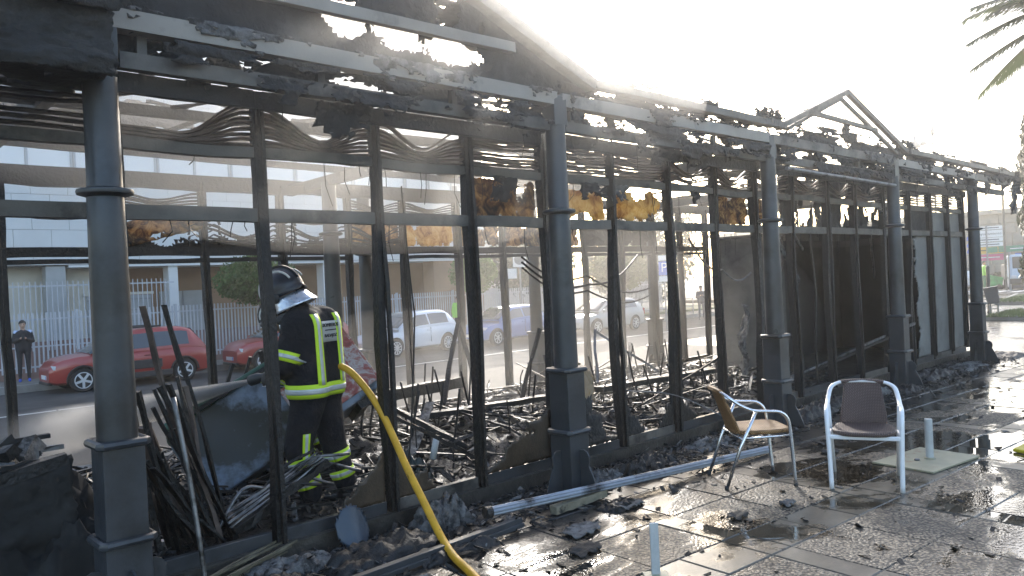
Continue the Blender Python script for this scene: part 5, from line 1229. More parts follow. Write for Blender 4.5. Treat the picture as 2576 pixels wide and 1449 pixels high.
for k, (l, r, t) in enumerate(rc): burnt_chair(l, r, t, 'overturned burnt chair frame in the rubble, '+nth(k)+' of the nine')
# long beams, pipes and boards lying in the rubble
rb = [((4.6, 5.35, .14), (3.95, 6.35, .75), .06, .04, CHARW, 'charred board slanting up from the rubble left of the second column'), ((3.4, 5.2, .75), (4.35, 5.1, .18), .03, .03, CHAR, 'bent dark bar reaching down over the rubble behind the hose'),
      ((3.6, 6.6, .62), (5.9, 7.3, .55), .12, .12, CHAR, 'thick burnt beam lying across the rubble before the road'), ((4.4, 6.2, .45), (6.2, 6.1, .42), .12, .05, CHAR, 'burnt table top lying low behind the second column'),
      ((3.9, 5.6, .2), (4.7, 6.3, .55), .09, .02, ASH, 'ash-grey plank slanting through the rubble'), ((4.2, 5.2, .16), (5.0, 5.35, .18), .05, .03, ALUD, 'light metal strip lying inside the sill'),
      ((5.7, 5.4, .2), (6.35, 6.3, .85), .03, .03, RUST, 'rusty bar leaning in the rubble right of the second column'), ((6.2, 6.6, .2), (6.6, 6.6, 1.15), .04, .03, CHARW, 'burnt stick standing upright in the rubble'),
      ((7.0, 5.6, .22), (8.3, 6.6, .82), .035, .03, CHAR, 'dark bent bar rising to the right in the rubble'), ((7.6, 6.6, 1.05), (7.15, 6.2, .45), .03, .03, ALUD, 'pale metal angle forming a peak above the rubble, left leg'),
      ((7.6, 6.6, 1.05), (8.1, 6.0, .5), .03, .03, ALUD, 'pale metal angle forming a peak above the rubble, right leg'), ((6.9, 6.0, .42), (9.2, 5.9, .40), .16, .06, CHAR, 'burnt counter top lying low before the service room'),
      ((8.9, 5.2, .14), (12.9, 4.62, .78), .04, .04, ALUD, 'long pole leaning up to the right across the service room front'), ((9.0, 5.1, .14), (12.6, 4.60, .72), .03, .03, CHAR, 'thinner dark pole under the long leaning pole'),
      ((9.6, 5.3, .5), (10.2, 5.2, .2), .03, .03, ALUD, 'short metal stick leaning before the service room'), ((3.3, 5.35, .18), (3.75, 5.3, .35), .1, .02, ASH, 'small ash-covered board by the hose'), ((5.3, 6.9, .3), (6.0, 7.4, 1.25), .05, .03, CHARW, 'plank leaning against the rear frame'), ((5.95, 7.0, .3), (6.15, 7.6, 1.3), .05, .03, CHARW, 'slim second plank leaning against the rear frame')]
for a, c, w_, h_, m, lb in rb:
    o = MB().rough(a, c, w_, h_, 10, .005, .012).build('charred_beam', m); tag(o, lb, 'debris')
pipe = MB().tube([(3.95, 5.3, .25), (4.0, 5.3, .42)], .028, 12).build('white_pipe_stub', PALE, smooth=True); tag(pipe, 'short white pipe stub standing in the rubble behind the hose', 'pipe')
melt = lump(3.62, 5.25, .1, .2, .16, .28, 9, mat('melted_green_plastic', (.02, .035, .032), .35, var=.4, scale=10, patch=(.12, .14, .15), patch_at=(.6, .7), patch_scale=9), None, 'melted_bucket', 24, 20, .5); tag(melt, 'melted dark green bucket inside the sill right of the hose', 'bucket')
# rubble carpet: mounds and thousands of flakes, too many to pick apart
mound = MB()
random.seed(21)
def hgt(x, y):
    e = min(1, max(0, (x-1.4)/1.2))*min(1, max(0, (y-4.85)/.5))*min(1, max(0, (8.2-y)/.6)); return .11+e*max(0, .07+.20*fbm(x*.9, y*.9, 3)+.08*fbm(x*4, y*4, 2))
vs = []; fs = []; NX, NY = 190, 56
for j in range(NY+1):
    for i in range(NX+1):
        x, y = 1.3+9.9*i/NX, 4.83+3.4*j/NY; vs.append((x, y, hgt(x, y)+.02*fbm(x*16, y*16, 5)))
for j in range(NY):
    for i in range(NX): a = j*(NX+1)+i; fs.append((a, a+1, a+NX+2, a+NX+1))
mound.add(vs, fs); RUB = mat('wet_rubble', (0.055, 0.048, 0.041), .35, var=.6, scale=14, patch=(.018, .017, .016), patch_at=(.46, .56), patch_scale=9, bmp=.9, bmp_scale=45, bmp_dist=.02)
o = mound.build('ash_bed', RUB, smooth=True); tag(o, 'bed of wet ash and cinders covering the pavilion floor', 'ash', kind='stuff')
fk = [MB(), MB(), MB(), MB()]; sk_ = [MB(), MB()]; BRNST = mat('scorched_brown_lath', (.035, .027, .021), .45, var=.5, scale=9, patch=(.02, .017, .015), patch_at=(.5, .6), patch_scale=6, bmp=.5)
for _ in range(5200):
    x, y = random.uniform(1.4, 11.0), random.uniform(4.85, 8.2); z = hgt(x, y)+random.uniform(0, .07); L = random.expovariate(1/.10)+.03
    fk[random.choices((0, 1, 2, 3), (6, 4, .8, .8))[0]].chip((x, y, z), (min(L, .5), random.uniform(.012, .05), random.uniform(.004, .022)))
for b, m, nm in zip(fk, (CHAR, CHARW, ASH, ALUD), ('charred_flakes', 'burnt_splinters', 'ash_flakes', 'metal_scraps')):
    o = b.build(nm, m); tag(o, {'charred_flakes': 'black flakes strewn over the pavilion floor', 'burnt_splinters': 'burnt wood splinters strewn over the pavilion floor', 'ash_flakes': 'grey ash flakes strewn over the pavilion floor', 'metal_scraps': 'bits of scorched metal strewn over the pavilion floor'}[nm], 'debris', kind='stuff')
for k in range(170):                                            # longer burnt sticks and laths
    x, y = random.uniform(1.9, 10.6), random.uniform(4.95, 8.1); L = random.uniform(.3, .95); an = random.uniform(0, 3.14); d = Vector((math.cos(an), math.sin(an), random.gauss(0, .16)))*L/2; c = Vector((x, y, hgt(x, y)+.05+abs(d.z)))
    sk_[k % 2].rough(c-d, c+d, random.uniform(.012, .04), random.uniform(.008, .02), 3, .004, .01)
for b, m, nm, lb in ((sk_[0], CHARW, 'burnt_sticks', 'long burnt sticks criss-crossed over the pavilion floor'), (sk_[1], BRNST, 'scorched_laths', 'brown scorched laths criss-crossed over the pavilion floor')):
    o = b.build(nm, m); tag(o, lb, 'debris', kind='stuff')
for k in range(40):                                             # upright pins and wires out of the rubble
    x, y = random.uniform(3.6, 10), random.uniform(5.1, 7.9); z = hgt(x, y); h = random.uniform(.12, .42)
    o = MB().tube(bez([(x, y, z-.03), (x+random.gauss(0, .02), y, z+h*.6), (x+random.gauss(0, .05), y+random.gauss(0, .03), z+h)], 3), .008, 6).build('burnt_rod', CHAR if k % 3 else RUST); tag(o, 'thin burnt rod sticking up out of the rubble', 'rod', 'burnt rods standing in the rubble')
# strip of ash, melted clumps and flakes on the plaza along the front
st = [MB(), MB(), MB()]
for _ in range(4200):
    x = random.uniform(1.4, 15.5); y = 4.62-abs(random.gauss(0, .36)); 
    if y < 2.2: continue
    st[random.choices((0, 1, 2), (6, 2, 2))[0]].chip((x, y, random.uniform(.004, .03)), (min(.28, random.expovariate(1/.05)+.015), random.uniform(.01, .05), random.uniform(.003, .014)))
for _ in range(240):
    x, y = random.uniform(2.6, 12), random.uniform(1.4, 4.2); st[random.choices((0, 1, 2), (6, 2, 1))[0]].chip((x, y, .006), (random.uniform(.015, .09), random.uniform(.01, .05), .006))
for b, m, nm, lb in zip(st, (CHAR, CHARW, ASH), ('charred_flakes', 'burnt_splinters', 'ash_flakes'), ('black charred flakes scattered on the paving along the front', 'burnt splinters scattered on the paving along the front', 'pale ash flakes scattered on the paving along the front')):
    o = b.build(nm, m); tag(o, lb, 'debris', kind='stuff')
cl = [(2.2, 4.45, .32, .14, .10), (2.75, 4.25, .42, .16, .12), (3.35, 4.42, .22, .12, .22), (3.9, 4.25, .35, .12, .07), (4.95, 4.28, .2, .1, .12), (5.35, 4.2, .24, .12, .16), (5.75, 4.3, .2, .1, .1), (6.6, 4.35, .3, .12, .09), (8.6, 4.25, .45, .16, .15), (9.4, 4.35, .4, .14, .13), (10.3, 4.3, .5, .16, .14), (11.0, 4.1, .3, .14, .1), (12.6, 4.3, .6, .2, .12), (13.9, 4.2, .5, .2, .09), (15.8, 4.2, .6, .3, .08), (3.1, 3.95, .3, .12, .08), (1.9, 4.25, .3, .15, .1), (4.5, 3.75, .18, .1, .05)]
cl.sort(key=lambda q: q[0])
for k, (x, y, sx, sy, sz) in enumerate(cl):
    o = lump(x, y, -.006, sx, sy, sz, 30+k*2, ASH if k % 3 == 1 else CHAR, None, 'ash_clump', 26, 18, .5); tag(o, 'crumpled clump of ash and melted plastic along the burnt front, '+nth(k), 'ash clump', 'ash clumps along the front')
for k, (x, y, s) in enumerate(sorted(((4.72, 2.86, .12), (4.45, 3.6, .16), (6.9, 3.2, .14), (5.2, 2.75, .1), (3.75, 3.45, .2), (3.5, 3.2, .16)), key=lambda q: math.atan2(-q[1], q[0]))):
    o = sheet('burnt_scrap', (x, y, .006), (s*1.6, s*.3, .0), (-s*.2, s, .0), 14, 10, SHEET if k % 2 else ASH, None, lambda u, v: .26-((u-.5)**2+(v-.5)**2)+.18*fbm(u*3, v*3, 3), lambda u, v: .012+.02*fbm(u*3, v*3, 2), .3, .006, seed=k); tag(o, 'curled burnt scrap lying on the open paving, '+nth(k)+' of the six', 'scrap', 'burnt scraps on the open paving')
cable_o = MB().tube(bez([(5.9, 4.74, .62), (6.5, 4.6, .5), (7.0, 4.3, .2), (7.25, 4.05, .01), (7.6, 3.95, .008)], 6), .006, 6).build('loose_wire', ALUD, smooth=True); tag(cable_o, 'loose grey wire bowing out of the front down to the paving', 'wire')
# ================================================================== CARS
def lerp1(t, tab):
    for (a, va), (b, vb) in zip(tab[:-1], tab[1:]):
        if a <= t <= b: k = (t-a)/(b-a) if b > a else 0; k = k*k*(3-2*k)*.5+k*.5; return va+(vb-va)*k
    return tab[0][1] if t < tab[0][0] else tab[-1][1]
def car(name, loc, rz, label, paint, L=4.0, W=1.72, H=1.5, wb=2.55, spokes=5, cladding=False, plate=True, hood=0.0, grp='cars parked along the far kerb'):
    """local x forward; body loft with wheel wells, cabin, glass, lights, wheels"""
    o = empty(name, loc, label, 'car', grp, rz); hw = W/2; xf, xr = L/2, -L/2; fx, rx = wb/2+.05, -wb/2+.05; wr = .31
    belt = [(xr, .74), (xr+.10, .90), (xr+.5, .98), (0, .95), (fx-.55, .90+hood*.6), (fx+.05, .84+hood), (xf-.22, .72+hood*1.4), (xf, .52+hood*1.2)]
    low = [(xr, .34), (xr+.18, .20), (fx, .20), (xf-.15, .22), (xf, .30)]
    wid = [(xr, .80), (xr+.18, .93), (xr+.6, .995), (0, 1.0), (fx, .985), (xf-.35, .90), (xf-.1, .76), (xf, .62)]
    N = 30; b = MB(); rings = []
    for i in range(N+1):
        x = xr+(L)*i/N; zb, zl, w = lerp1(x, belt), lerp1(x, low), hw*lerp1(x, wid)
        sec = [(.80, 0), (.95, .10), (.985, .35), (1.0, .62), (.985, .84), (.93, .965), (.72, 1.0), (.35, 1.015), (0, 1.02)]
        pts = [(x, w*a, zl+(zb-zl)*f) for a, f in sec]; rings.append(pts+[(p[0], -p[1], p[2]) for p in reversed(pts[:-1])])
    n = len(rings[0]); vs = [p for r in rings for p in r]; fs = []
    for i in range(N):
        for k in range(n): a, c = i*n+k, i*n+(k+1) % n; fs.append((a, c, c+n, a+n))
    fs += [tuple(range(n-1, -1, -1)), tuple(range(N*n, N*n+n))]; b.add(vs, fs); bo = b.build('body', [paint, DARKP], o)
    cut = MB()
    for x in (fx, rx):
        for s in (1, -1): cut.lathe([(wr+.055, -.30), (wr+.055, .40)], 24, (x, s*hw, wr), Matrix.Rotation(-s*math.pi/2, 3, 'X'))
    co = cut.build('cut', DARKP, o)
    md = bo.modifiers.new('b', 'BOOLEAN'); md.operation = 'DIFFERENCE'; md.object = co; md.solver = 'EXACT'
    dg = bpy.context.evaluated_depsgraph_get(); dg.update(); me = bpy.data.meshes.new_from_object(bo.evaluated_get(dg)); bo.modifiers.clear(); bo.data = me; bpy.data.objects.remove(co); smooth_angle(me, 35)
    # cabin
    xa0, xa1, xb1, xb0 = xr+.14, xr+.52, fx-1.15, fx-.18; zt = H; cb = MB(); NX = 14; rg = []
    tops = [(xa0, .90), (xa0+.12, 1.12), (xa1, H-.10), (xa1+.25, H-.02), ((xa1+xb1)/2, H), (xb1, H-.04), (xb1+.22, H-.14), (xb0, .93)]
    for i in range(25):
        x = xa0+(xb0-xa0)*i/24; zt_ = lerp_lin(x, tops); zb_ = lerp1(x, belt)-.03; f = max(0, (zt_-zb_))/(H-.9); wb_ = hw*lerp1(x, wid)*.945; wt = wb_-(.23*W/1.7)*min(1, f)
        pts = [(x, wb_, zb_), (x, wb_*.985+wt*.015, zb_+(zt_-zb_)*.1), (x, wt+.02, zb_+(zt_-zb_)*.86), (x, wt*.9, zt_-.012), (x, wt*.5, zt_+.008), (x, 0, zt_+.012)]; rg.append(pts+[(p[0], -p[1], p[2]) for p in reversed(pts[:-1])])
    n = len(rg[0]); vs = [p for r in rg for p in r]; fs = []
    for i in range(24):
        for k in range(n-1): a = i*n+k; fs.append((a, a+1, a+1+n, a+n))
    cb.add(vs, fs); cab = cb.build('cabin', paint, o, autosmooth=38)
    # glass laid just proud of the cabin
    def at(x, f, s):
        zt_ = lerp_lin(x, tops); zb_ = lerp1(x, belt)-.03; ff = max(0, (zt_-zb_))/(H-.9); wb_ = hw*lerp1(x, wid)*.945; wt = wb_-(.23*W/1.7)*min(1, ff); y1_ = wb_*.985+wt*.015; y = (y1_+(wt+.02-y1_)*(f-.1)/.76)+.008; return Vector((x, s*(y+.006), zb_+(zt_-zb_)*f))
    xs0, xs1 = xa1-.02, xb0-.12; mid = (xs0+xs1)/2-.12
    for s in (1, -1):
        for g0, g1 in ((xs0+.16, mid-.04), (mid+.04, xs1-.42), (xs1-.40, xs1-.14)):
            gb = MB(); vs = []; fs = []; K = 6
            for i in range(K+1):
                x = g0+(g1-g0)*i/K; vs += [at(x, .16, s), at(x, .80, s)]
            for i in range(K): a = 2*i; fs.append((a, a+1, a+3, a+2))
            gb.add(vs, fs); go = gb.build('side_window', CARGLASS, cab)
            go.modifiers.new('t', 'SOLIDIFY').thickness = .006
        for xd in (mid, xs1-.48): MB().box((xd, s*(hw*.99), .66), (.012, .012, .50)).build('door_seam', DARKP, o)
        for xd in (mid+.16, xs1-1.25): MB().box((xd-.05, s*(hw*.992), .82), (.15, .025, .03)).build('door_handle', paint, o, bevel=.006)
        MB().box((xb0-.22, s*(hw+.07), .98), (.10, .16, .11)).build('mirror', paint, o, bevel=.03)
        MB().prism([(0, 0), (.34, .05), (.40, .16), (.08, .12)], (xf-.42, s*hw*.80, .58), (.92, -s*.30, 0), (0, .0, 1), Vector((.03, s*.05, 0))).build('headlight', mat('headlamp_glass', (.6, .62, .64), .1, var=.1, bmp=0, coat=1), o, bevel=.01)
        MB().box((xr+.10, s*hw*.80, .80), (.13, .16, .28)).build('tail_light', mat('tail_lamp_red', (.35, .01, .01), .2, var=.1, bmp=0), o, bevel=.03)
        if cladding:
            MB().box(((fx+rx)/2, s*(hw*.985), .30), (wb-.7, .06, .16)).build('sill_cladding', DARKP, o, bevel=.01)
            MB().box(((fx+rx)/2-.02, s*(hw*.998), .58), (1.35, .04, .24)).build('door_bump_panel', DARKP, o, bevel=.015)
            MB().box((.0, s*hw*.62, H+.035), (1.5, .04, .05)).build('roof_rail', DARKP, o, bevel=.01)
        for x in (fx, rx):
            if cladding:
                ar = MB(); ar.path([(x+math.cos(a)*(wr+.075), s*(hw*.995), wr+math.sin(a)*(wr+.075)) for a in [k*.2618 for k in range(13)]], .03, .055, (0, 1, 0)); ar.build('wheel_arch', DARKP, o)
            T = Matrix.Rotation(-s*math.pi/2, 3, 'X'); c = Vector((x, s*(hw-.10), wr))
            ty = MB().lathe([(wr-.105, -.09), (wr-.03, -.10), (wr, -.07), (wr, .07), (wr-.03, .10), (wr-.105, .095)], 28, c, T); w_ = ty.build('wheel', RUBBER, o, autosmooth=40)
            rim = MB(); rim.tube([c+T @ Vector((math.cos(q_*.2618)*(wr-.105), math.sin(q_*.2618)*(wr-.105), .10)) for q_ in range(24)], .014, 6, closed=True)
            for k in range(spokes):
                a = 2*math.pi*k/spokes+.3; rim.bar(c+T @ Vector((math.cos(a)*.03, math.sin(a)*.03, .108)), c+T @ Vector((math.cos(a)*(wr-.105), math.sin(a)*(wr-.105), .104)), .06 if spokes <= 5 else .028, .025, T @ Vector((0, 0, 1)))
            rim.lathe([(.05, .09), (.045, .118)], 12, c, T); rim.build('rim', mat('alloy_rim', (.62, .63, .64), .4, metal=.3, var=.1, bmp=0), w_, autosmooth=40)
    for nm, xe0, xe1, z0, z1 in (('windscreen', xb1+.06, xb0-.05, 0, 0), ('rear_window', xa0+.16, xa1-.0, 0, 0)):
        gb = MB(); vs = []; fs = []; K = 6
        for i in range(K+1):
            x = xe0+(xe1-xe0)*i/K; zt_ = lerp_lin(x, tops); p = at(x, .86, 1); y = p.y-.10
            for q in (-1, -.5, 0, .5, 1): vs.append((x, y*q, zt_+.026-.012*q*q))
        for i in range(K):
            for q in range(4): a = i*5+q; fs.append((a, a+1, a+6, a+5))
        gb.add(vs, fs); go = gb.build(nm, CARGLASS, cab, smooth=True); go.modifiers.new('t', 'SOLIDIFY').thickness = .006
    MB().box((xf-.06, 0, .42), (.10, W*.52, .15)).build('grille', DARKP, o, bevel=.03); MB().box((xf-.03, 0, .26), (.12, W*.55, .08)).build('bumper_lip', DARKP, o, bevel=.02)
    if plate: pl = MB().box((xf+.0, 0, .42), (.02, .50, .11)).build('number_plate', WHITEP, o, bevel=.004); MB().box((xf+.012, .225, .42), (.003, .04, .10)).build('plate_band', BLUEP, pl)
    MB().box((xr+.02, 0, .62), (.03, .50, .11)).build('number_plate', WHITEP, o, bevel=.004)
    return o
def lerp_lin(t, tab):
    for (a, va), (b, vb) in zip(tab[:-1], tab[1:]):
        if a <= t <= b: return va+(vb-va)*(t-a)/(b-a)
    return tab[0][1] if t < tab[0][0] else tab[-1][1]
BLUEP = mat('sign_blue', (.03, .13, .55), .4, var=.05, bmp=0)
RED = carpaint('red_car_paint', (.34, .032, .024)); WCAR = carpaint('white_car_paint', (.70, .73, .78)); BCAR = carpaint('blue_car_paint', (.010, .11, .38)); GCAR = carpaint('silver_car_paint', (.42, .42, .41))
ZR = -.612
car('parked_car', (7.02, 23.45, ZR), math.pi, 'red crossover with dark side panels parked behind the nearest column', RED, 4.16, 1.73, 1.56, 2.62, 5, True, hood=.11)
car('parked_car', (12.0, 23.45, ZR), math.pi, 'second red car, its nose showing between the two firefighters', RED, 4.1, 1.73, 1.56, 2.6, 5, True, hood=.11)
car('parked_car', (16.25, 22.95, ZR), math.pi+R_(8), 'small white hatchback parked at the far kerb', WCAR, 3.95, 1.70, 1.51, 2.51, 10)
car('parked_car', (20.75, 22.75, ZR), math.pi+R_(6), 'blue hatchback parked behind the white one', BCAR, 3.9, 1.66, 1.46, 2.46, 7)
car('parked_car', (26.6, 22.6, ZR), math.pi, 'pale silver car blurred by steam behind the second column', GCAR, 4.2, 1.72, 1.46, 2.6, 7)
car('distant_car', (52.1, 17.2, .01), R_(70), 'white car on the far street left of the last column', WCAR, 4.2, 1.75, 1.48, 2.6, 5, grp='vehicles on the far street')
# flat-nosed street truck on the far street
tk = empty('street_truck', (52.8, 12.75, .01), 'pale blue-white small truck on the far street at the right edge', 'truck', rz=R_(200))
LB = mat('pale_blue_truck_paint', (.45, .55, .66), .4, var=.08, bmp=0, coat=.4)
MB().box((1.6, 0, 1.25), (1.5, 1.9, 1.5)).build('cab', LB, tk, bevel=.12); MB().box((2.36, 0, 1.55), (.04, 1.6, .65)).build('windscreen', CARGLASS, tk, bevel=.02)
MB().box((-.5, 0, 1.0), (2.6, 1.95, .9)).build('tipper_body', mat('dark_truck_bed', (.05, .05, .055), .6), tk, bevel=.04); MB().box((0, 0, .5), (4.6, 1.0, .18)).build('chassis', DARKP, tk); MB().box((2.38, 0, .5), (.2, 1.9, .3)).build('bumper', DARKP, tk, bevel=.04)
for x in (1.5, -1.1):
    for s in (1, -1): w_ = MB().lathe([(.3, -.1), (.38, -.1), (.40, 0), (.38, .1), (.3, .1)], 22, (x, s*.85, .40), Matrix.Rotation(math.pi/2, 3, 'X')).build('wheel', RUBBER, tk, smooth=True); MB().lathe([(.2, -.11), (.26, .11)], 14, (x, s*.85, .40), Matrix.Rotation(math.pi/2, 3, 'X')).build('rim', WHITEP, w_)
for s in (1, -1): MB().box((2.37, s*.75, .75), (.06, .25, .16)).build('headlight', mat('headlamp_glass', (.6, .62, .64), .1), tk, bevel=.02); MB().box((2.3, s*1.1, 1.6), (.08, .12, .35)).build('mirror', DARKP, tk, bevel=.02)

# ================================================================== SIGNS AND STREET FURNITURE
def toward(p):
    d = Vector((0, 0, 1.7))-Vector(p); d.z = 0; return d.normalized()
def board(name, c, w, h, m, parent, n=None, th=.02, bevel=.0):
    n = n or toward(c); r = Vector((0, 0, 1)).cross(n).normalized(); b = MB(); b.prism([(-w/2, -h/2), (w/2, -h/2), (w/2, h/2), (-w/2, h/2)], Vector(c)-n*th/2, r, (0, 0, 1), n*th)
    return b.build(name, m, parent, world=True, bevel=bevel), n, r
def post(name, x, y, z0, z1, r, m, parent): return MB().tube([(x, y, z0), (x, y, z1)], r, 10).build(name, m, parent, autosmooth=40, world=True)
SW = mat('sign_white', (.75, .76, .76), .4, var=.04, bmp=0); SG = mat('sign_green', (.02, .22, .13), .4, var=.05, bmp=0); SY = mat('sign_amber', (.70, .40, .02), .4, var=.05, bmp=0); SP = mat('sign_pink', (.62, .08, .22), .4, var=.05, bmp=0)
P = (27.78, 20.04); ps = empty('parking_sign', (P[0], P[1], -.6), 'blue square parking sign with letter P on a grey post', 'sign'); post('post', P[0], P[1], -.62, 2.62, .035, GREYP, ps)
bo_, n_, r_ = board('blue_board', (P[0], P[1]-.0, 2.05), .46, .60, BLUEP, ps, th=.1); text_mesh('P', .58, SW, 'letter', frame_mat(Vector((P[0], P[1], 2.07))+n_*.054, r_, (0, 0, 1)), bo_, .003)
board('white_board', (P[0], P[1], 2.50), .46, .22, SW, ps, th=.1); board('lower_board', (P[0], P[1], 1.60), .46, .24, SW, ps, th=.1)
P = (24.5, 25.6); s2 = empty('street_sign', (P[0], P[1], -.44), 'small white sign on a grey post behind the fence before the pale wing', 'sign'); post('post', P[0], P[1], -.5, 3.1, .04, GREYP, s2); b1, n_, r_ = board('round_board', (P[0], P[1], 2.75), .6, .62, SW, s2, th=.1)
MB().lathe([(.24, 0), (.24, .012), (.16, .013), (.16, 0)], 24, Vector((P[0], P[1], 2.78))+n_*.055, n_.to_track_quat('Z', 'Y').to_matrix()).build('ring', GREYP, b1, world=True); board('lower_board', (P[0]-.55, P[1], 2.15), .5, .45, SW, s2, th=.03)
# destination boards beside the last column
P = (50.8, 14.05); ds = empty('direction_sign_stack', (P[0], P[1], 0), 'stack of white, amber and pink direction boards on a post by the last column', 'sign')
post('post', P[0], P[1], 0, 3.75, .05, GREYP, ds)
for z, h, m, tx in ((3.62, .20, SW, ''), (3.28, .40, SW, 'Ayuntamiento'), (2.94, .22, SW, ''), (2.66, .22, SW, ''), (2.33, .38, SY, ''), (1.92, .36, SP, '')):
    bb, n_, r_ = board('board', (P[0]+.12, P[1]-.14, z), 1.25, h, m, ds)
    rr = Vector(r_)
    if tx: text_mesh(tx, .2, INK, 'lettering', frame_mat(Vector((P[0]+.12, P[1]-.14, z))+n_*.014, rr, (0, 0, 1)), bb, .003)
    else: MB().prism([(-.5, -.025), (.45, -.025), (.45, .025), (-.5, .025)], Vector((P[0]+.12, P[1]-.14, z))+n_*.012, rr, (0, 0, 1), n_*.004).build('printed_line', INK if m in (SW, SY) else SW, bb, world=True)
P = (50.2, 14.75); bs = empty('blue_disc_signs', (P[0], P[1], 0), 'post with two small blue discs left of the last column', 'sign'); post('post', P[0], P[1], 0, 3.4, .04, GREYP, bs)
for z in (3.05, 2.65, 2.3): n_ = toward((P[0], P[1], 0)); MB().lathe([(.16, 0), (.16, .02)], 18, (P[0], P[1], z)+n_*.03 if False else Vector((P[0], P[1], z))+n_*.04, n_.to_track_quat('Z', 'Y').to_matrix()).build('disc', BLUEP, bs, world=True)
P = (50.4, 12.85); gs = empty('green_direction_sign', (P[0], P[1], 0), 'green direction sign on a pale pole at the right edge', 'sign'); post('post', P[0], P[1], 0, 2.55, .07, GREYP, gs); post('post', P[0]-.3, P[1]+.12, 0, 6.4, .06, mat('dark_pole', (.07, .075, .07), .5), gs)
bb, n_, r_ = board('board', (P[0]+.05, P[1]-.55, 2.35), 2.1, .34, SG, gs); MB().prism([(-.5, -.03), (.5, -.03), (.5, .03), (-.5, .03)], Vector((P[0]+.05, P[1]-.55, 2.35))+n_*.012, r_, (0, 0, 1), n_*.004).build('printed_line', SW, bb, world=True); board('arrow_board', (P[0]-.35, P[1]+.72, 2.33), .5, .32, SG, gs)
P = (51.0, 12.35); xs = empty('crossing_sign', (P[0], P[1], 0), 'blue pedestrian crossing sign with white triangle at the right edge', 'sign'); post('post', P[0], P[1], 0, 2.0, .04, GREYP, xs)
bb, n_, r_ = board('board', (P[0], P[1], 1.72), .72, .72, BLUEP, xs); tp = MB().prism([(-.27, -.25), (.27, -.25), (0, .27)], Vector((P[0], P[1], 1.72))+n_*.012, r_, (0, 0, 1), n_*.005).build('white_triangle', SW, bb, world=True)
wk = MB(); O_ = Vector((P[0], P[1], 1.70))+n_*.019; wk.prism([(-.03, -.02), (.03, -.02), (.02, .10), (-.02, .10)], O_, r_, (0, 0, 1), n_*.003); wk.prism([(-.10, -.2), (-.06, -.2), (.02, -.0), (-.03, .0)], O_, r_, (0, 0, 1), n_*.003); wk.prism([(.10, -.2), (.06, -.2), (-.02, -.0), (.03, .0)], O_, r_, (0, 0, 1), n_*.003); wk.lathe([(.028, 0), (.028, .004)], 10, O_+Vector((0, 0, .135)), n_.to_track_quat('Z', 'Y').to_matrix()); wk.build('walking_figure', INK, bb, world=True)
# litter bin on two legs
bn = empty('litter_bin', (25.9, 7.05, 0), 'grey litter bin on two thin legs beside the lawn', 'bin'); n_ = toward((25.9, 7.05, 0)); r_ = Vector((0, 0, 1)).cross(n_)
for s in (-.10, .10): MB().tube([Vector((25.9, 7.05, -.02))+r_*s, Vector((25.9, 7.05, .75))+r_*s], .022, 8).build('leg', GREYP, bn, smooth=True, world=True)
MB().tube([Vector((25.9, 7.05, .3))-r_*.10, Vector((25.9, 7.05, .3))+r_*.10], .018, 8).build('cross_bar', GREYP, bn, smooth=True, world=True)
BN = mat('grey_bin', (.085, .09, .095), .5, var=.15, scale=6); b = MB(); T = Matrix.Rotation(R_(9), 3, n_); c0 = Vector((25.9, 7.05, .46))+n_*.08
b.prism([(-.155, 0), (.155, 0), (.19, .46), (-.19, .46)], c0-n_*.16, T @ r_, T @ Vector((0, 0, 1)), n_*.32); b.build('basket', BN, bn, bevel=.03, world=True)
b = MB(); b.prism([(-.205, .45), (.205, .45), (.205, .49), (-.205, .49)], c0-n_*.18, T @ r_, T @ Vector((0, 0, 1)), n_*.36); b.build('rim', BN, bn, bevel=.01, world=True)
# dark bollard and wheeled street cart by the far crossing
bl = empty('dark_bollard', (28.9, 8.0, 0), 'tall dark bollard post right of the last column', 'bollard'); MB().lathe([(.07, -.02), (.06, .1), (.05, 1.45), (.06, 1.5), (.03, 1.56)], 14, (28.9, 8.0, 0)).build('post', mat('dark_pole', (.07, .075, .07), .5), bl, smooth=True, world=True)
ct = empty('street_cart', (51.8, 14.1, .01), 'small green cleaning cart beside the lime-clad street worker', 'cart'); MB().prism([(-.35, .15), (.35, .15), (.45, .7), (-.3, .9)], (51.8, 14.0, .01), (.3, -.95, 0), (0, 0, 1), (.4, .12, 0)).build('bin', mat('cart_green', (.03, .32, .09), .5), ct, bevel=.03, world=True)
for s in (0, .4): MB().lathe([(.14, -.03), (.16, 0), (.14, .03)], 14, Vector((51.8+s, 13.8, .17)), Matrix.Rotation(math.pi/2, 3, 'Y')).build('wheel', RUBBER, ct, world=True)
# mast with lamps seen over the roof
ms = empty('lamp_mast', (49.3, 16.2, 0), 'thin distant mast with small lamps rising over the pavilion roof', 'mast'); post('mast', 49.3, 16.2, 0, 10.2, .05, GREYP, ms)
MB().lathe([(.05, 0), (.22, .1), (.1, .3)], 12, (48.9, 16.6, 8.6)).build('lamp', GREYP, ms, smooth=True, world=True); MB().tube([(48.9, 16.6, 8.7), (49.3, 16.2, 8.75)], .03, 6).build('arm', GREYP, ms, world=True); MB().lathe([(.06, 0), (.16, .15), (.06, .5)], 12, (49.3, 16.2, 9.2)).build('lamp', GREYP, ms, smooth=True, world=True)
rv = empty('roof_vent', (47.6, 16.6, 0), 'small finial-topped lamp post showing just above the pavilion eave', 'lamp'); post('post', 47.6, 16.6, 0, 8.8, .06, GREYP, rv); MB().lathe([(.35, 8.4), (.30, 8.55), (.1, 8.75), (.06, 9.1)], 14, (47.6, 16.6, 0)).build('lamp_hood', GREYP, rv, smooth=True, world=True)
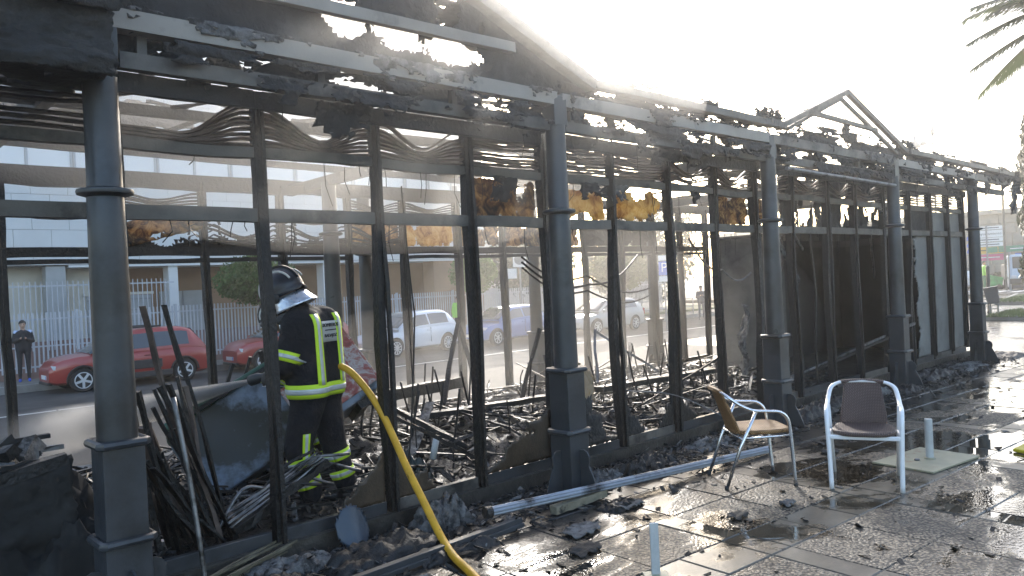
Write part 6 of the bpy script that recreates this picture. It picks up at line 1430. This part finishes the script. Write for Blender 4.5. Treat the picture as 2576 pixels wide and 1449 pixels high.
# low railing before the far lawn right of the parking sign
rl = empty('street_railing', (31, 24.2, -.45), 'low grey pedestrian railing behind the parking sign', 'railing')
for z in (0, .45): MB().tube([(28.4, 24.5, z), (36.5, 24.5, z)], .025, 8).build('rail', GREYP, rl, world=True)
for k in range(8): MB().tube([(28.5+k*1.14, 24.5, -.46), (28.5+k*1.14, 24.5, .48)], .03, 8).build('post', GREYP, rl, world=True)
l3 = MB().box((38, 29.3, -.40), (16, 5.4, .12)).build('lawn', GRASSB); l3['kind'] = 'structure'
# ================================================================== WATER, STEAM AND HAZE
def volume(name, density, aniso=0.6, color=(1, 1, 1), noise_scale=None, lo=.4, hi=.7, fall=None, axis=None):
    m = bpy.data.materials.new(name); m.use_nodes = True; t = m.node_tree; t.nodes.remove(t.nodes['Principled BSDF'])
    v = t.nodes.new('ShaderNodeVolumePrincipled'); v.inputs['Color'].default_value = c4(color); v.inputs['Anisotropy'].default_value = aniso; v.inputs['Density'].default_value = density
    if noise_scale:
        tc = t.nodes.new('ShaderNodeTexCoord'); g = t.nodes.new('ShaderNodeNewGeometry'); f = nz(t, g.outputs['Position'], noise_scale, 3, .55, .4); d = ramp(t, f, [(lo, 0.0), (hi, 1.0)])
        # soft edge: density falls to nothing towards the faces of the puff's own box
        s = t.nodes.new('ShaderNodeVectorMath'); s.operation = 'SUBTRACT'; t.links.new(tc.outputs['Generated'], s.inputs[0]); s.inputs[1].default_value = (.5, .5, .5)
        l = t.nodes.new('ShaderNodeVectorMath'); l.operation = 'LENGTH'; t.links.new(s.outputs[0], l.inputs[0])
        e = ramp(t, l.outputs['Value'], [(.18, 1.0), (.5, 0.0)]); dd = math_(t, 'MULTIPLY', math_(t, 'MULTIPLY', d, e), density); t.links.new(dd, v.inputs['Density'])
    t.links.new(v.outputs[0], t.nodes['Material Output'].inputs['Volume']); return m
# the water jet: narrow at the nozzle, breaking into a broad cone of spray
wj = MB(); A0 = Vector((2.55, 5.66, 1.06)); A1 = Vector((2.0, 6.75, .80)); A2 = Vector((1.4, 7.95, .5))
pts = [A0.lerp(A2, k/12) for k in range(13)]; n = len(pts)
wj.tube(pts, [.016+.108*(A2-A0).length*(i/(n-1)) for i in range(n)], 18)
WS = volume('water_spray', 1.0, .5); t = WS.node_tree; g = t.nodes.new('ShaderNodeNewGeometry'); AX = (A2-A0).normalized()
def vm(op, a, b=None):
    n_ = t.nodes.new('ShaderNodeVectorMath'); n_.operation = op
    for i_, q_ in ((0, a), (1, b)):
        if q_ is None: continue
        if isinstance(q_, (tuple, Vector)): n_.inputs[i_].default_value = tuple(q_)
        else: t.links.new(q_, n_.inputs[i_])
    return n_
rel_ = vm('SUBTRACT', g.outputs['Position'], A0).outputs[0]; along = vm('DOT_PRODUCT', rel_, AX).outputs['Value']; rad_ = vm('LENGTH', vm('CROSS_PRODUCT', rel_, AX).outputs[0]).outputs['Value']
frac = math_(t, 'DIVIDE', rad_, math_(t, 'ADD', math_(t, 'MULTIPLY', along, .105), .014)); soft = math_(t, 'SUBTRACT', 1.0, math_(t, 'MULTIPLY', frac, frac), True)
tail = math_(t, 'SUBTRACT', 1.0, math_(t, 'DIVIDE', along, (A2-A0).length), True)
lump_ = ramp(t, nz(t, g.outputs['Position'], 5.0, 3, .6), [(.3, .35), (.7, 1.0)])
dens_ = math_(t, 'MULTIPLY', math_(t, 'MULTIPLY', soft, tail), math_(t, 'DIVIDE', 70.0, math_(t, 'ADD', math_(t, 'POWER', along, 1.5), .06)))
vn = [n_ for n_ in t.nodes if n_.type == 'PRINCIPLED_VOLUME'][0]; t.links.new(math_(t, 'MULTIPLY', dens_, lump_), vn.inputs['Density'])
o = wj.build('water_jet', WS, smooth=True); tag(o, 'white cone of water spray from the firefighter\'s nozzle', 'water', kind='stuff')
# steam puffs drifting through the frame
ST = volume('steam', .065, .5, (1, .98, .95))
for k, (c, s) in enumerate((((7.4, 6.9, 1.3), (2.2, 1.5, 1.4)), ((5.0, 7.4, .7), (1.4, .8, .8)), ((10.3, 5.7, .9), (1.1, .7, 1.1)))):
    b = MB(); b.lathe([(max(.002, math.cos(a)), math.sin(a)) for a in [-1.5708+i*math.pi/12 for i in range(13)]], 24)
    o = b.build('steam', ST, smooth=True); o.location = c; o.scale = s; tag(o, ('pale steam drifting behind the second column', 'pale steam low before the white car', 'pale steam before the service room')[k], 'steam', kind='stuff')
SM = volume('roof_glare_smoke', .10, .72, (1, .99, .97))  # smoke volume added to give the veil of lens glare round the roof
for k, (c, s) in enumerate((((3.3, 4.9, 3.5), (3.5, 1.9, 1.55)),)):
    b = MB(); b.lathe([(max(.002, math.cos(a)), math.sin(a)) for a in [-1.5708+i*math.pi/12 for i in range(13)]], 24)
    o = b.build('smoke', SM, smooth=True); o.location = c; o.scale = s; tag(o, ('thin smoke volume round the near gable, added as lens glare', 'thin smoke volume over the far eave, added as lens glare')[k], 'smoke', kind='stuff')
b = MB(); b.lathe([(max(.002, math.cos(a)), math.sin(a)) for a in [-1.5708+i*math.pi/12 for i in range(13)]], 24)
o = b.build('smoke', volume('eave_glare_smoke', .014, .6, (1, .99, .98)), smooth=True); o.location = (11.5, 5.2, 3.3); o.scale = (5.0, 2.3, 1.3); tag(o, 'faint smoke volume over the far eave and service room, added as a glare veil', 'smoke', kind='stuff')  # fainter volume added to carry the glare veil along the far eave
hz = MB(); hz.box((30, 15, 7.6), (100, 100, 17.3)); o = hz.build('haze', volume('haze_air', 0.0030, .74, (1, .985, .96))); tag(o, 'thin bright smoke haze over the whole place', 'haze', kind='stuff')
